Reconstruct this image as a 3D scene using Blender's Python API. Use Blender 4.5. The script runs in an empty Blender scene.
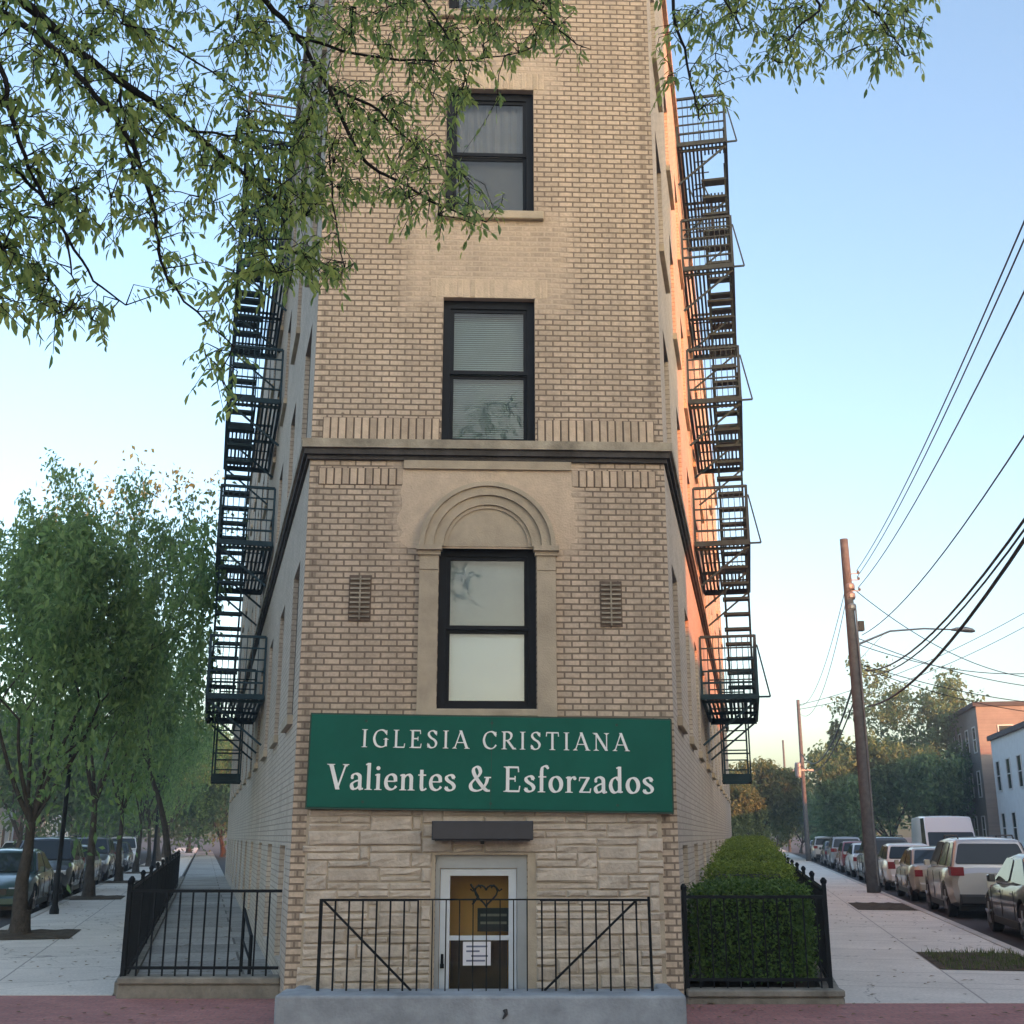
import bpy, bmesh, math, random
from mathutils import Vector, Matrix
R = math.radians
rnd = random.Random(7)
scene = bpy.context.scene
COL = scene.collection

# ------------------------------------------------------------------ camera maths
FPX, CAMH, PITCH = 1150.0, 1.6, math.atan(324 / 1150.0)
CP, SP = math.cos(PITCH), math.sin(PITCH)

def ray(px, py):
    a = (px - 512) / FPX; b = (512 - py) / FPX
    return Vector((a, CP - b * SP, SP + b * CP))

def at(px, py, Y):
    d = ray(px, py); k = Y / d.y
    return Vector((d.x * k, Y, CAMH + d.z * k))

cam_d = bpy.data.cameras.new('camera'); cam = bpy.data.objects.new('camera', cam_d); COL.objects.link(cam)
cam.location = (0, 0, CAMH); cam.rotation_euler = (math.pi / 2 + PITCH, 0, 0)
cam_d.sensor_width = 36; cam_d.lens = FPX / 1024 * 36; cam_d.clip_start = 0.1; cam_d.clip_end = 3000
scene.camera = cam

# ------------------------------------------------------------------ mesh builder
class MB:
    def __init__(s): s.v = []; s.f = []; s.m = []; s.cm = 0
    def add(s, vs, fs):
        o = len(s.v); s.v += [tuple(v) for v in vs]
        for f in fs: s.f.append(tuple(i + o for i in f)); s.m.append(s.cm)
    def box(s, x0, x1, y0, y1, z0, z1):
        s.add([(x0,y0,z0),(x1,y0,z0),(x1,y1,z0),(x0,y1,z0),(x0,y0,z1),(x1,y0,z1),(x1,y1,z1),(x0,y1,z1)],
              [(0,3,2,1),(4,5,6,7),(0,1,5,4),(1,2,6,5),(2,3,7,6),(3,0,4,7)])
    def cbox(s, x0, x1, yb, yf, z0, z1, c):
        # block whose front (towards -y, at yf) is chamfered by c
        s.add([(x0,yb,z0),(x1,yb,z0),(x1,yb,z1),(x0,yb,z1),
               (x0,yf+c,z0),(x1,yf+c,z0),(x1,yf+c,z1),(x0,yf+c,z1),
               (x0+c,yf,z0+c),(x1-c,yf,z0+c),(x1-c,yf,z1-c),(x0+c,yf,z1-c)],
              [(0,1,5,4),(1,2,6,5),(2,3,7,6),(3,0,4,7),(4,5,9,8),(5,6,10,9),(6,7,11,10),(7,4,8,11),(8,9,10,11)])
    def bar(s, p0, p1, w, h=None, up=(0,0,1)):
        h = h or w
        p0 = Vector(p0); p1 = Vector(p1); d = (p1 - p0)
        if d.length < 1e-6: return
        d.normalize(); u = Vector(up)
        if abs(d.dot(u)) > .98: u = Vector((0, 1, 0))
        a = d.cross(u).normalized(); b = a.cross(d).normalized()
        a *= w / 2; b *= h / 2
        vs = [p0-a-b, p0+a-b, p0+a+b, p0-a+b, p1-a-b, p1+a-b, p1+a+b, p1-a+b]
        s.add(vs, [(0,3,2,1),(4,5,6,7),(0,1,5,4),(1,2,6,5),(2,3,7,6),(3,0,4,7)])
    def tube(s, pts, radii, n=8, cap=True):
        pts = [Vector(p) for p in pts]
        if not hasattr(radii, '__len__'): radii = [radii] * len(pts)
        o = len(s.v); prev = None
        for i, p in enumerate(pts):
            t = (pts[min(i+1, len(pts)-1)] - pts[max(i-1, 0)]).normalized()
            if prev is None:
                a = t.cross(Vector((0, 0, 1)))
                if a.length < .1: a = t.cross(Vector((1, 0, 0)))
            else:
                a = prev - t * prev.dot(t)
            a.normalize(); prev = a; b = t.cross(a)
            for k in range(n):
                an = 2 * math.pi * k / n
                s.v.append(tuple(p + (a * math.cos(an) + b * math.sin(an)) * radii[i]))
        for i in range(len(pts) - 1):
            for k in range(n):
                k2 = (k + 1) % n
                s.f.append((o+i*n+k, o+i*n+k2, o+(i+1)*n+k2, o+(i+1)*n+k)); s.m.append(s.cm)
        if cap:
            s.f.append(tuple(o + k for k in range(n))[::-1]); s.m.append(s.cm)
            s.f.append(tuple(o + (len(pts)-1)*n + k for k in range(n))); s.m.append(s.cm)
    def lathe(s, prof, n=20, axis='z', c=(0,0,0)):
        o = len(s.v)
        for (r, z) in prof:
            for k in range(n):
                an = 2 * math.pi * k / n; x, y = r * math.cos(an), r * math.sin(an)
                p = (x, y, z) if axis == 'z' else ((x, z, y) if axis == 'y' else (z, x, y))
                s.v.append((p[0]+c[0], p[1]+c[1], p[2]+c[2]))
        for i in range(len(prof) - 1):
            for k in range(n):
                k2 = (k + 1) % n
                s.f.append((o+i*n+k, o+i*n+k2, o+(i+1)*n+k2, o+(i+1)*n+k)); s.m.append(s.cm)
        s.f.append(tuple(o + k for k in range(n))[::-1]); s.m.append(s.cm)
        s.f.append(tuple(o + (len(prof)-1)*n + k for k in range(n))); s.m.append(s.cm)
    def prism(s, poly, y0, y1):
        # polygon in (x,z) extruded along y
        n = len(poly)
        s.add([(p[0], y0, p[1]) for p in poly] + [(p[0], y1, p[1]) for p in poly],
              [tuple(range(n)), tuple(range(2*n-1, n-1, -1))] + [(i, i+n, (i+1) % n + n, (i+1) % n) for i in range(n)])
    def prismz(s, poly, z0, z1):
        n = len(poly)
        s.add([(p[0], p[1], z0) for p in poly] + [(p[0], p[1], z1) for p in poly],
              [tuple(range(n))[::-1], tuple(range(n, 2*n))] + [(i, (i+1) % n, (i+1) % n + n, i+n) for i in range(n)])
    def mesh(s, name, mat, smooth=False):
        me = bpy.data.meshes.new(name); me.from_pydata(s.v, [], s.f)
        mats = mat if isinstance(mat, (list, tuple)) else [mat]
        for m in mats: me.materials.append(m)
        if len(mats) > 1: me.polygons.foreach_set('material_index', s.m)
        if smooth: me.polygons.foreach_set('use_smooth', [True] * len(me.polygons))
        me.validate(); me.update()
        return me
    def build(s, name, mat, parent=None, smooth=False, fix=False):
        me = s.mesh(name, mat, smooth)
        if fix:
            bm = bmesh.new(); bm.from_mesh(me); bmesh.ops.recalc_face_normals(bm, faces=bm.faces); bm.to_mesh(me); bm.free()
        o = bpy.data.objects.new(name, me); COL.objects.link(o)
        if parent: o.parent = parent
        return o

def tag(o, label=None, cat=None, group=None, kind=None):
    if label: o['label'] = label
    if cat: o['category'] = cat
    if group: o['group'] = group
    if kind: o['kind'] = kind
    return o

def empty(name, loc=(0,0,0), rz=0, label=None, cat=None, group=None):
    o = bpy.data.objects.new(name, None); COL.objects.link(o)
    o.location = loc; o.rotation_euler = (0, 0, rz); o.empty_display_size = .2
    return tag(o, label, cat, group)

KIDS = {}
def copy_tree(o, parent=None):
    c = o.copy(); COL.objects.link(c)
    if parent: c.parent = parent
    for ch in [x for x in list(o.children)]: copy_tree(ch, c)
    return c

def struct(o): o['kind'] = 'structure'; return o

# ------------------------------------------------------------------ materials
def newmat(name):
    m = bpy.data.materials.new(name); m.use_nodes = True
    nt = m.node_tree; b = nt.nodes['Principled BSDF']
    return m, nt, b

def N(nt, t, **kw):
    n = nt.nodes.new(t)
    for k, v in kw.items(): setattr(n, k, v)
    return n

def c4(c): return (c[0], c[1], c[2], 1)

def pm(name, col, rough=.6, metal=0, var=.15, scale=3.0, bump=0.0, bscale=40, spec=.5, island=0.0, col2=None, detail=6):
    m, nt, b = newmat(name)
    L = nt.links.new
    b.inputs['Roughness'].default_value = rough; b.inputs['Metallic'].default_value = metal
    b.inputs['Specular IOR Level'].default_value = spec
    tc = N(nt, 'ShaderNodeTexCoord'); nz = N(nt, 'ShaderNodeTexNoise')
    nz.inputs['Scale'].default_value = scale; nz.inputs['Detail'].default_value = detail; nz.inputs['Roughness'].default_value = .65
    L(tc.outputs['Object'], nz.inputs['Vector'])
    mix = N(nt, 'ShaderNodeMix', data_type='RGBA')
    rmp = N(nt, 'ShaderNodeMapRange'); rmp.inputs[1].default_value = .3; rmp.inputs[2].default_value = .7
    L(nz.outputs['Fac'], rmp.inputs[0]); L(rmp.outputs[0], mix.inputs[0])
    if col2 is None:
        a = [c * (1 - var) for c in col]; bb = [min(1, c * (1 + var)) for c in col]
    else: a, bb = col, col2
    mix.inputs[6].default_value = c4(a); mix.inputs[7].default_value = c4(bb)
    out = mix.outputs[2]
    if island:
        geo = N(nt, 'ShaderNodeNewGeometry'); mr = N(nt, 'ShaderNodeMapRange')
        mr.inputs[3].default_value = 1 - island; mr.inputs[4].default_value = 1 + island
        L(geo.outputs['Random Per Island'], mr.inputs[0])
        mu = N(nt, 'ShaderNodeVectorMath', operation='SCALE'); L(out, mu.inputs[0]); L(mr.outputs[0], mu.inputs['Scale'])
        out = mu.outputs[0]
    L(out, b.inputs['Base Color'])
    if bump:
        n2 = N(nt, 'ShaderNodeTexNoise'); n2.inputs['Scale'].default_value = bscale; n2.inputs['Detail'].default_value = 5
        L(tc.outputs['Object'], n2.inputs['Vector'])
        bp = N(nt, 'ShaderNodeBump'); bp.inputs['Strength'].default_value = bump; bp.inputs['Distance'].default_value = .02
        L(n2.outputs['Fac'], bp.inputs['Height']); L(bp.outputs[0], b.inputs['Normal'])
    return m

def brick_mat(name, c1, c2, mortar, bw, rh, ms, swap=True, patches=(), bump=.5, stain=.25, pave=False, offset=.5, streak=0, cracks=0, quoins=()):
    m, nt, b = newmat(name); L = nt.links.new
    b.inputs['Roughness'].default_value = .85; b.inputs['Specular IOR Level'].default_value = .25
    tc = N(nt, 'ShaderNodeTexCoord'); sep = N(nt, 'ShaderNodeSeparateXYZ'); com = N(nt, 'ShaderNodeCombineXYZ')
    L(tc.outputs['Object'], sep.inputs[0])
    L(sep.outputs[0], com.inputs[0]); L(sep.outputs[1 if pave else 2], com.inputs[1])
    # wobble so courses are not ruler straight
    wn = N(nt, 'ShaderNodeTexNoise'); wn.inputs['Scale'].default_value = 3.5; wn.inputs['Detail'].default_value = 3
    L(tc.outputs['Object'], wn.inputs['Vector'])
    wv = N(nt, 'ShaderNodeVectorMath', operation='MULTIPLY_ADD'); wv.inputs[1].default_value = (.012, .012, 0)
    L(wn.outputs['Color'], wv.inputs[0]); L(com.outputs[0], wv.inputs[2])
    br = N(nt, 'ShaderNodeTexBrick'); L(wv.outputs[0], br.inputs['Vector'])
    br.inputs['Scale'].default_value = 1; br.inputs['Brick Width'].default_value = bw; br.inputs['Row Height'].default_value = rh
    br.inputs['Mortar Size'].default_value = ms; br.inputs['Mortar Smooth'].default_value = .35
    br.inputs['Color1'].default_value = c4(c1); br.inputs['Color2'].default_value = c4(c2); br.inputs['Mortar'].default_value = c4(c1)
    br.offset = offset
    # tonal drift
    n1 = N(nt, 'ShaderNodeTexNoise'); n1.inputs['Scale'].default_value = .9; n1.inputs['Detail'].default_value = 8; n1.inputs['Roughness'].default_value = .7
    L(tc.outputs['Object'], n1.inputs['Vector'])
    n3 = N(nt, 'ShaderNodeTexNoise'); n3.inputs['Scale'].default_value = 28; n3.inputs['Detail'].default_value = 4
    L(tc.outputs['Object'], n3.inputs['Vector'])
    ad = N(nt, 'ShaderNodeMath', operation='ADD'); L(n1.outputs['Fac'], ad.inputs[0]); L(n3.outputs['Fac'], ad.inputs[1])
    mr = N(nt, 'ShaderNodeMapRange'); mr.inputs[1].default_value = .65; mr.inputs[2].default_value = 1.35
    mr.inputs[3].default_value = 1 - stain; mr.inputs[4].default_value = 1 + stain
    L(ad.outputs[0], mr.inputs[0])
    sc = N(nt, 'ShaderNodeVectorMath', operation='SCALE'); L(br.outputs['Color'], sc.inputs[0]); L(mr.outputs[0], sc.inputs['Scale'])
    # a few burnt bricks
    wh = N(nt, 'ShaderNodeTexVoronoi'); wh.inputs['Scale'].default_value = 2.6; L(tc.outputs['Object'], wh.inputs['Vector'])
    wm = N(nt, 'ShaderNodeMapRange'); wm.inputs[1].default_value = .03; wm.inputs[2].default_value = .06; wm.inputs[3].default_value = .45; wm.inputs[4].default_value = 1; L(wh.outputs['Distance'], wm.inputs[0])
    sc2 = N(nt, 'ShaderNodeVectorMath', operation='SCALE'); L(sc.outputs[0], sc2.inputs[0]); L(wm.outputs[0], sc2.inputs['Scale'])
    if not pave: sc = sc2
    if streak:
        sm = N(nt, 'ShaderNodeMapping'); sm.inputs['Scale'].default_value = (3.2, 1, .22); L(tc.outputs['Object'], sm.inputs[0])
        sn = N(nt, 'ShaderNodeTexNoise'); sn.inputs['Scale'].default_value = 1; sn.inputs['Detail'].default_value = 7; sn.inputs['Roughness'].default_value = .65; L(sm.outputs[0], sn.inputs['Vector'])
        sr = N(nt, 'ShaderNodeMapRange'); sr.inputs[1].default_value = .42; sr.inputs[2].default_value = .68; sr.inputs[3].default_value = 1; sr.inputs[4].default_value = 1 - streak; L(sn.outputs['Fac'], sr.inputs[0])
        s3 = N(nt, 'ShaderNodeVectorMath', operation='SCALE'); L(sc.outputs[0], s3.inputs[0]); L(sr.outputs[0], s3.inputs['Scale']); sc = s3
    if quoins:
        sw = N(nt, 'ShaderNodeSeparateXYZ'); L(wv.outputs[0], sw.inputs[0])
        md = N(nt, 'ShaderNodeMath', operation='FLOORED_MODULO'); md.inputs[1].default_value = .134; L(sw.outputs[1], md.inputs[0])
        odd = N(nt, 'ShaderNodeMath', operation='LESS_THAN'); odd.inputs[1].default_value = .067; L(md.outputs[0], odd.inputs[0])
        acc = None
        for (qa, qb) in quoins:
            g1 = N(nt, 'ShaderNodeMath', operation='GREATER_THAN'); g1.inputs[1].default_value = qa; L(sw.outputs[0], g1.inputs[0])
            g2 = N(nt, 'ShaderNodeMath', operation='LESS_THAN'); g2.inputs[1].default_value = qb; L(sw.outputs[0], g2.inputs[0])
            g3 = N(nt, 'ShaderNodeMath', operation='MULTIPLY'); L(g1.outputs[0], g3.inputs[0]); L(g2.outputs[0], g3.inputs[1])
            if acc is None: acc = g3
            else:
                g4 = N(nt, 'ShaderNodeMath', operation='MAXIMUM'); L(acc.outputs[0], g4.inputs[0]); L(g3.outputs[0], g4.inputs[1]); acc = g4
        g5 = N(nt, 'ShaderNodeMath', operation='MULTIPLY'); L(acc.outputs[0], g5.inputs[0]); L(odd.outputs[0], g5.inputs[1])
        g6 = N(nt, 'ShaderNodeMath', operation='MULTIPLY_ADD'); g6.inputs[1].default_value = -.36; g6.inputs[2].default_value = 1; L(g5.outputs[0], g6.inputs[0])
        s3 = N(nt, 'ShaderNodeVectorMath', operation='SCALE'); L(sc.outputs[0], s3.inputs[0]); L(g6.outputs[0], s3.inputs['Scale']); sc = s3
    if cracks:
        wv2 = N(nt, 'ShaderNodeVectorMath', operation='MULTIPLY_ADD'); wv2.inputs[1].default_value = (.5, .5, 0); L(wn.outputs['Color'], wv2.inputs[0]); L(com.outputs[0], wv2.inputs[2])
        vo = N(nt, 'ShaderNodeTexVoronoi', feature='DISTANCE_TO_EDGE'); vo.inputs['Scale'].default_value = .33; L(wv2.outputs[0], vo.inputs['Vector'])
        vr = N(nt, 'ShaderNodeMapRange'); vr.inputs[1].default_value = .0015; vr.inputs[2].default_value = .004; vr.inputs[3].default_value = 1 - cracks; vr.inputs[4].default_value = 1; L(vo.outputs['Distance'], vr.inputs[0])
        gv = N(nt, 'ShaderNodeTexVoronoi'); gv.inputs['Scale'].default_value = 2.3; L(tc.outputs['Object'], gv.inputs['Vector'])
        gm = N(nt, 'ShaderNodeMapRange'); gm.inputs[1].default_value = .05; gm.inputs[2].default_value = .09; gm.inputs[3].default_value = .6; gm.inputs[4].default_value = 1; L(gv.outputs['Distance'], gm.inputs[0])
        pr_ = N(nt, 'ShaderNodeMath', operation='MULTIPLY'); L(vr.outputs[0], pr_.inputs[0]); L(gm.outputs[0], pr_.inputs[1])
        s3 = N(nt, 'ShaderNodeVectorMath', operation='SCALE'); L(sc.outputs[0], s3.inputs[0]); L(pr_.outputs[0], s3.inputs['Scale']); sc = s3
    mix = N(nt, 'ShaderNodeMix', data_type='RGBA'); L(br.outputs['Fac'], mix.inputs[0]); L(sc.outputs[0], mix.inputs[6])
    # mortar colour, repointed pale inside the patches
    last = None
    for (x0, x1, z0, z1, soft) in patches:
        def edge(sock, lo, hi):
            a = N(nt, 'ShaderNodeMapRange'); a.inputs[1].default_value = lo - soft; a.inputs[2].default_value = lo + soft
            bq = N(nt, 'ShaderNodeMapRange'); bq.inputs[1].default_value = hi - soft; bq.inputs[2].default_value = hi + soft
            bq.inputs[3].default_value = 1; bq.inputs[4].default_value = 0
            L(sock, a.inputs[0]); L(sock, bq.inputs[0])
            q = N(nt, 'ShaderNodeMath', operation='MULTIPLY'); L(a.outputs[0], q.inputs[0]); L(bq.outputs[0], q.inputs[1]); return q.outputs[0]
        # noisy coordinates for a ragged edge
        wb = N(nt, 'ShaderNodeVectorMath', operation='MULTIPLY_ADD'); wb.inputs[1].default_value = (.5, .5, .5); 
        nn = N(nt, 'ShaderNodeTexNoise'); nn.inputs['Scale'].default_value = 4; L(tc.outputs['Object'], nn.inputs['Vector'])
        sb = N(nt, 'ShaderNodeVectorMath', operation='SUBTRACT'); sb.inputs[1].default_value = (.25, 0, .25)
        L(nn.outputs['Color'], wb.inputs[0]); L(tc.outputs['Object'], wb.inputs[2]); L(wb.outputs[0], sb.inputs[0])
        s2 = N(nt, 'ShaderNodeSeparateXYZ'); L(sb.outputs[0], s2.inputs[0])
        q = N(nt, 'ShaderNodeMath', operation='MULTIPLY'); L(edge(s2.outputs[0], x0, x1), q.inputs[0]); L(edge(s2.outputs[2], z0, z1), q.inputs[1])
        if last is None: last = q.outputs[0]
        else:
            mx = N(nt, 'ShaderNodeMath', operation='MAXIMUM'); L(last, mx.inputs[0]); L(q.outputs[0], mx.inputs[1]); last = mx.outputs[0]
    if last is not None:
        mm = N(nt, 'ShaderNodeMix', data_type='RGBA'); L(last, mm.inputs[0])
        mm.inputs[6].default_value = c4(mortar); mm.inputs[7].default_value = c4([c * .86 for c in c1])
        L(mm.outputs[2], mix.inputs[7])
    else: mix.inputs[7].default_value = c4(mortar)
    L(mix.outputs[2], b.inputs['Base Color'])
    bp = N(nt, 'ShaderNodeBump'); bp.inputs['Strength'].default_value = bump; bp.inputs['Distance'].default_value = .012
    h = N(nt, 'ShaderNodeMath', operation='MULTIPLY_ADD'); h.inputs[1].default_value = -1; L(br.outputs['Fac'], h.inputs[0])
    h2 = N(nt, 'ShaderNodeMath', operation='MULTIPLY'); h2.inputs[1].default_value = .5; L(n3.outputs['Fac'], h2.inputs[0]); L(h2.outputs[0], h.inputs[2])
    L(h.outputs[0], bp.inputs['Height']); L(bp.outputs[0], b.inputs['Normal'])
    return m

def leaf_mat(name, c1, c2, trans=.35):
    m, nt, b = newmat(name); L = nt.links.new
    geo = N(nt, 'ShaderNodeNewGeometry'); mix = N(nt, 'ShaderNodeMix', data_type='RGBA')
    mix.inputs[6].default_value = c4(c1); mix.inputs[7].default_value = c4(c2)
    L(geo.outputs['Random Per Island'], mix.inputs[0])
    b.inputs['Roughness'].default_value = .55; b.inputs['Specular IOR Level'].default_value = .35
    L(mix.outputs[2], b.inputs['Base Color'])
    tr = N(nt, 'ShaderNodeBsdfTranslucent')
    hs = N(nt, 'ShaderNodeHueSaturation'); hs.inputs['Value'].default_value = 1.5; hs.inputs['Saturation'].default_value = 1.1; hs.inputs['Hue'].default_value = .485
    L(mix.outputs[2], hs.inputs['Color']); L(hs.outputs[0], tr.inputs['Color'])
    ms = N(nt, 'ShaderNodeMixShader'); ms.inputs[0].default_value = trans
    L(b.outputs[0], ms.inputs[1]); L(tr.outputs[0], ms.inputs[2])
    L(ms.outputs[0], nt.nodes['Material Output'].inputs['Surface'])
    return m

def glass_mat(name, tint=(.9,.95,.95), refl=1.0, opaque=0.0, dark=(.01,.012,.014)):
    m, nt, b = newmat(name); L = nt.links.new
    if opaque:
        b.inputs['Base Color'].default_value = c4(dark); b.inputs['Roughness'].default_value = .06
        b.inputs['IOR'].default_value = 1.5
        return m
    tr = N(nt, 'ShaderNodeBsdfTransparent'); tr.inputs[0].default_value = c4(tint)
    gl = N(nt, 'ShaderNodeBsdfGlossy'); gl.inputs['Roughness'].default_value = .03
    nz = N(nt, 'ShaderNodeTexNoise'); nz.inputs['Scale'].default_value = 2.0
    bp = N(nt, 'ShaderNodeBump'); bp.inputs['Strength'].default_value = .05; L(nz.outputs['Fac'], bp.inputs['Height']); L(bp.outputs[0], gl.inputs['Normal'])
    fr = N(nt, 'ShaderNodeFresnel'); fr.inputs[0].default_value = 1.4
    ms = N(nt, 'ShaderNodeMixShader'); L(fr.outputs[0], ms.inputs[0]); L(tr.outputs[0], ms.inputs[1]); L(gl.outputs[0], ms.inputs[2])
    L(ms.outputs[0], nt.nodes['Material Output'].inputs['Surface'])
    return m

M = {}
M['black'] = pm('black_iron', (.007,.01,.013), .6, .0, .25, 8, spec=.15)
M['escape'] = pm('escape_paint', (.016,.042,.058), .6, 0, .3, 6, spec=.2)
M['winblack'] = pm('window_frame_black', (.008,.011,.016), .55, 0, .2, 5, spec=.2)
M['winwhite'] = pm('window_frame_white', (.55,.56,.56), .45, 0, .1, 5)
M['limestone'] = pm('limestone', (.42,.36,.27), .85, 0, .2, 2.5, .25, 60, .2)
M['ledge'] = pm('ledge_stone', (.32,.285,.22), .85, 0, .4, 3.5, .3, 50, .2)
M['ledge_dark'] = pm('dark_ledge_stone', (.07,.066,.062), .9, 0, .4, 3.5, .3, 50, .15)  # much darker tone for the two lower belt members
M['parge'] = pm('parge', (.56,.455,.34), .9, 0, .14, 5, .4, 45, .2)
M['soldier'] = pm('soldier_brick', (.49,.395,.295), .85, 0, .15, 9, .3, 60, .2, island=.22)
M['soldier_pale'] = pm('lintel_brick', (.52,.425,.315), .85, 0, .12, 9, .3, 60, .2, island=.1)
M['mortar'] = pm('mortar', (.14,.105,.08), .95, 0, .2, 12)
M['stone'] = pm('cladding_stone', (.49,.425,.345), .9, 0, .2, 7, .7, 26, .2, island=.09)
M['concrete'] = pm('concrete', (.46,.44,.4), .9, 0, .14, 1.3, .25, 70, .2)
M['painted_concrete'] = pm('painted_concrete', (.28,.315,.34), .75, 0, .3, 2.6, .3, 40, .3)
M['plinth'] = pm('old_concrete', (.2,.19,.16), .95, 0, .45, 2.6, .6, 30, .2)
M['asphalt'] = pm('asphalt', (.055,.056,.06), .9, 0, .2, .8, .4, 120, .2)
M['soil'] = pm('soil', (.075,.06,.042), .97, 0, .4, 4, .8, 30, .1)
M['sign'] = pm('sign_green', (.005,.105,.074), .6, 0, .12, 1.5, spec=.2)
M['signedge'] = pm('sign_edge', (.008,.05,.034), .5, 0, .1, 3)
M['letter'] = pm('letter_white', (.82,.84,.82), .4, 0, .03, 3)
M['alu'] = pm('aluminium', (.33,.38,.43), .4, .35, .1, 4)
M['alulight'] = pm('aluminium_light', (.52,.6,.68), .4, .2, .08, 4)
M['awning'] = pm('lamp_box_grey', (.03,.032,.04), .5, 0, .15, 5)
M['orange'] = pm('ochre_plaster', (.85,.45,.13), .8, 0, .1, 3)
M['dark'] = pm('dark_board', (.015,.02,.018), .6, 0, .2, 5)
M['brownwood'] = pm('brown_wood', (.1,.06,.035), .7, 0, .3, 6)
M['paper'] = pm('paper', (.75,.75,.8), .8, 0, .04, 5)
M['ink'] = pm('ink', (.15,.17,.25), .8, 0, .04, 5)
M['bark'] = pm('bark', (.055,.05,.043), .95, 0, .4, 9, .9, 25, .1)
M['barkdark'] = pm('bark_dark', (.022,.02,.02), .95, 0, .35, 9, .6, 40, .1)
M['polewood'] = pm('pole_wood', (.1,.108,.118), .9, 0, .28, 6, .5, 30, .2)
M['galv'] = pm('galvanised', (.2,.22,.24), .5, .6, .15, 8)
M['wire'] = pm('wire', (.014,.017,.02), .6, 0, .1, 3)
M['roof'] = pm('roof_felt', (.06,.06,.065), .95, 0, .2, 2)
M['leaf_fg'] = leaf_mat('leaf_near', (.1,.18,.07), (.38,.44,.14), .55)
M['leaf_row'] = leaf_mat('leaf_row', (.085,.165,.07), (.2,.31,.115), .5)
M['leaf_pale'] = leaf_mat('leaf_pale', (.1,.14,.06), (.2,.25,.11), .35)
M['leaf_far'] = leaf_mat('leaf_far', (.06,.12,.065), (.14,.22,.1), .42)
M['leaf_warm'] = leaf_mat('leaf_warm', (.06,.1,.035), (.16,.2,.07), .4)
M['leaf_hedge'] = leaf_mat('leaf_hedge', (.025,.07,.018), (.11,.19,.04), .3)
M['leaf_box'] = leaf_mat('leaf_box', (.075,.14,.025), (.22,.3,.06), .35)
M['hedge_core'] = pm('hedge_core', (.012,.022,.01), .95, 0, .4, 9)
M['grass'] = leaf_mat('grass', (.04,.07,.02), (.12,.15,.05), .3)
M['glass'] = glass_mat('window_glass')
M['glassdark'] = glass_mat('dark_glass', opaque=1)
M['carglass'] = glass_mat('car_glass', opaque=1, dark=(.012,.018,.02))
M['shade_grey'] = pm('shade_grey', (.38,.43,.49), .8, 0, .06, 2)
M['shade_white'] = pm('shade_white', (.84,.9,1.0), .8, 0, .03, 2)
M['blind'] = pm('blind', (.3,.37,.38), .6, 0, .06, 2)
M['curtain'] = pm('curtain', (.22,.2,.22), .85, 0, .12, 2)
M['curtain_dark'] = pm('curtain_dark', (.12,.11,.12), .85, 0, .12, 2)
M['tyre'] = pm('tyre', (.014,.014,.015), .85, 0, .2, 20)
M['rim'] = pm('rim', (.42,.43,.45), .35, .7, .08, 8)
M['plastic'] = pm('black_plastic', (.015,.015,.016), .55, 0, .15, 8)
M['red'] = pm('tail_red', (.2,.008,.01), .2, 0, .05, 8)
M['lens'] = pm('head_lens', (.55,.58,.6), .12, .2, .05, 8)
M['plate'] = pm('plate', (.6,.58,.45), .4, 0, .05, 8)

def paint(name, col, metal=.35):
    m, nt, b = newmat(name)
    b.inputs['Base Color'].default_value = c4(col); b.inputs['Roughness'].default_value = .32; b.inputs['Metallic'].default_value = metal
    b.inputs['Coat Weight'].default_value = .8; b.inputs['Coat Roughness'].default_value = .06
    nz = N(nt, 'ShaderNodeTexNoise'); nz.inputs['Scale'].default_value = 3; tc = N(nt, 'ShaderNodeTexCoord'); nt.links.new(tc.outputs['Object'], nz.inputs['Vector'])
    mr = N(nt, 'ShaderNodeMapRange'); mr.inputs[3].default_value = .25; mr.inputs[4].default_value = .5; nt.links.new(nz.outputs['Fac'], mr.inputs[0]); nt.links.new(mr.outputs[0], b.inputs['Roughness'])
    return m

# ------------------------------------------------------------------ world and sun
SUN_EL, SUN_AZ = R(10), R(-57)          # low evening sun, behind the camera to the right
w = bpy.data.worlds.new('World'); scene.world = w; w.use_nodes = True
nt = w.node_tree; bg = nt.nodes['Background']
sky = nt.nodes.new('ShaderNodeTexSky'); sky.sky_type = 'NISHITA'; sky.sun_disc = False
sky.sun_elevation = SUN_EL; sky.sun_rotation = R(90) - SUN_AZ
sky.air_density = 1.0; sky.dust_density = 3.2; sky.ozone_density = 1.4; sky.altitude = 0
nt.links.new(sky.outputs[0], bg.inputs['Color']); bg.inputs['Strength'].default_value = .15
sl = bpy.data.lights.new('sun', 'SUN'); so = bpy.data.objects.new('sun', sl); COL.objects.link(so)
sl.energy = 2.7; sl.angle = R(.5); sl.color = (1, .2, .03)
sd = Vector((math.cos(SUN_EL) * math.cos(SUN_AZ), math.cos(SUN_EL) * math.sin(SUN_AZ), math.sin(SUN_EL)))
so.rotation_euler = sd.to_track_quat('Z', 'Y').to_euler(); so.location = sd * 60
scene.view_settings.view_transform = 'Standard'; scene.view_settings.look = 'None'; scene.view_settings.gamma = 1
scene.view_settings.exposure = 1.92

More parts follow.
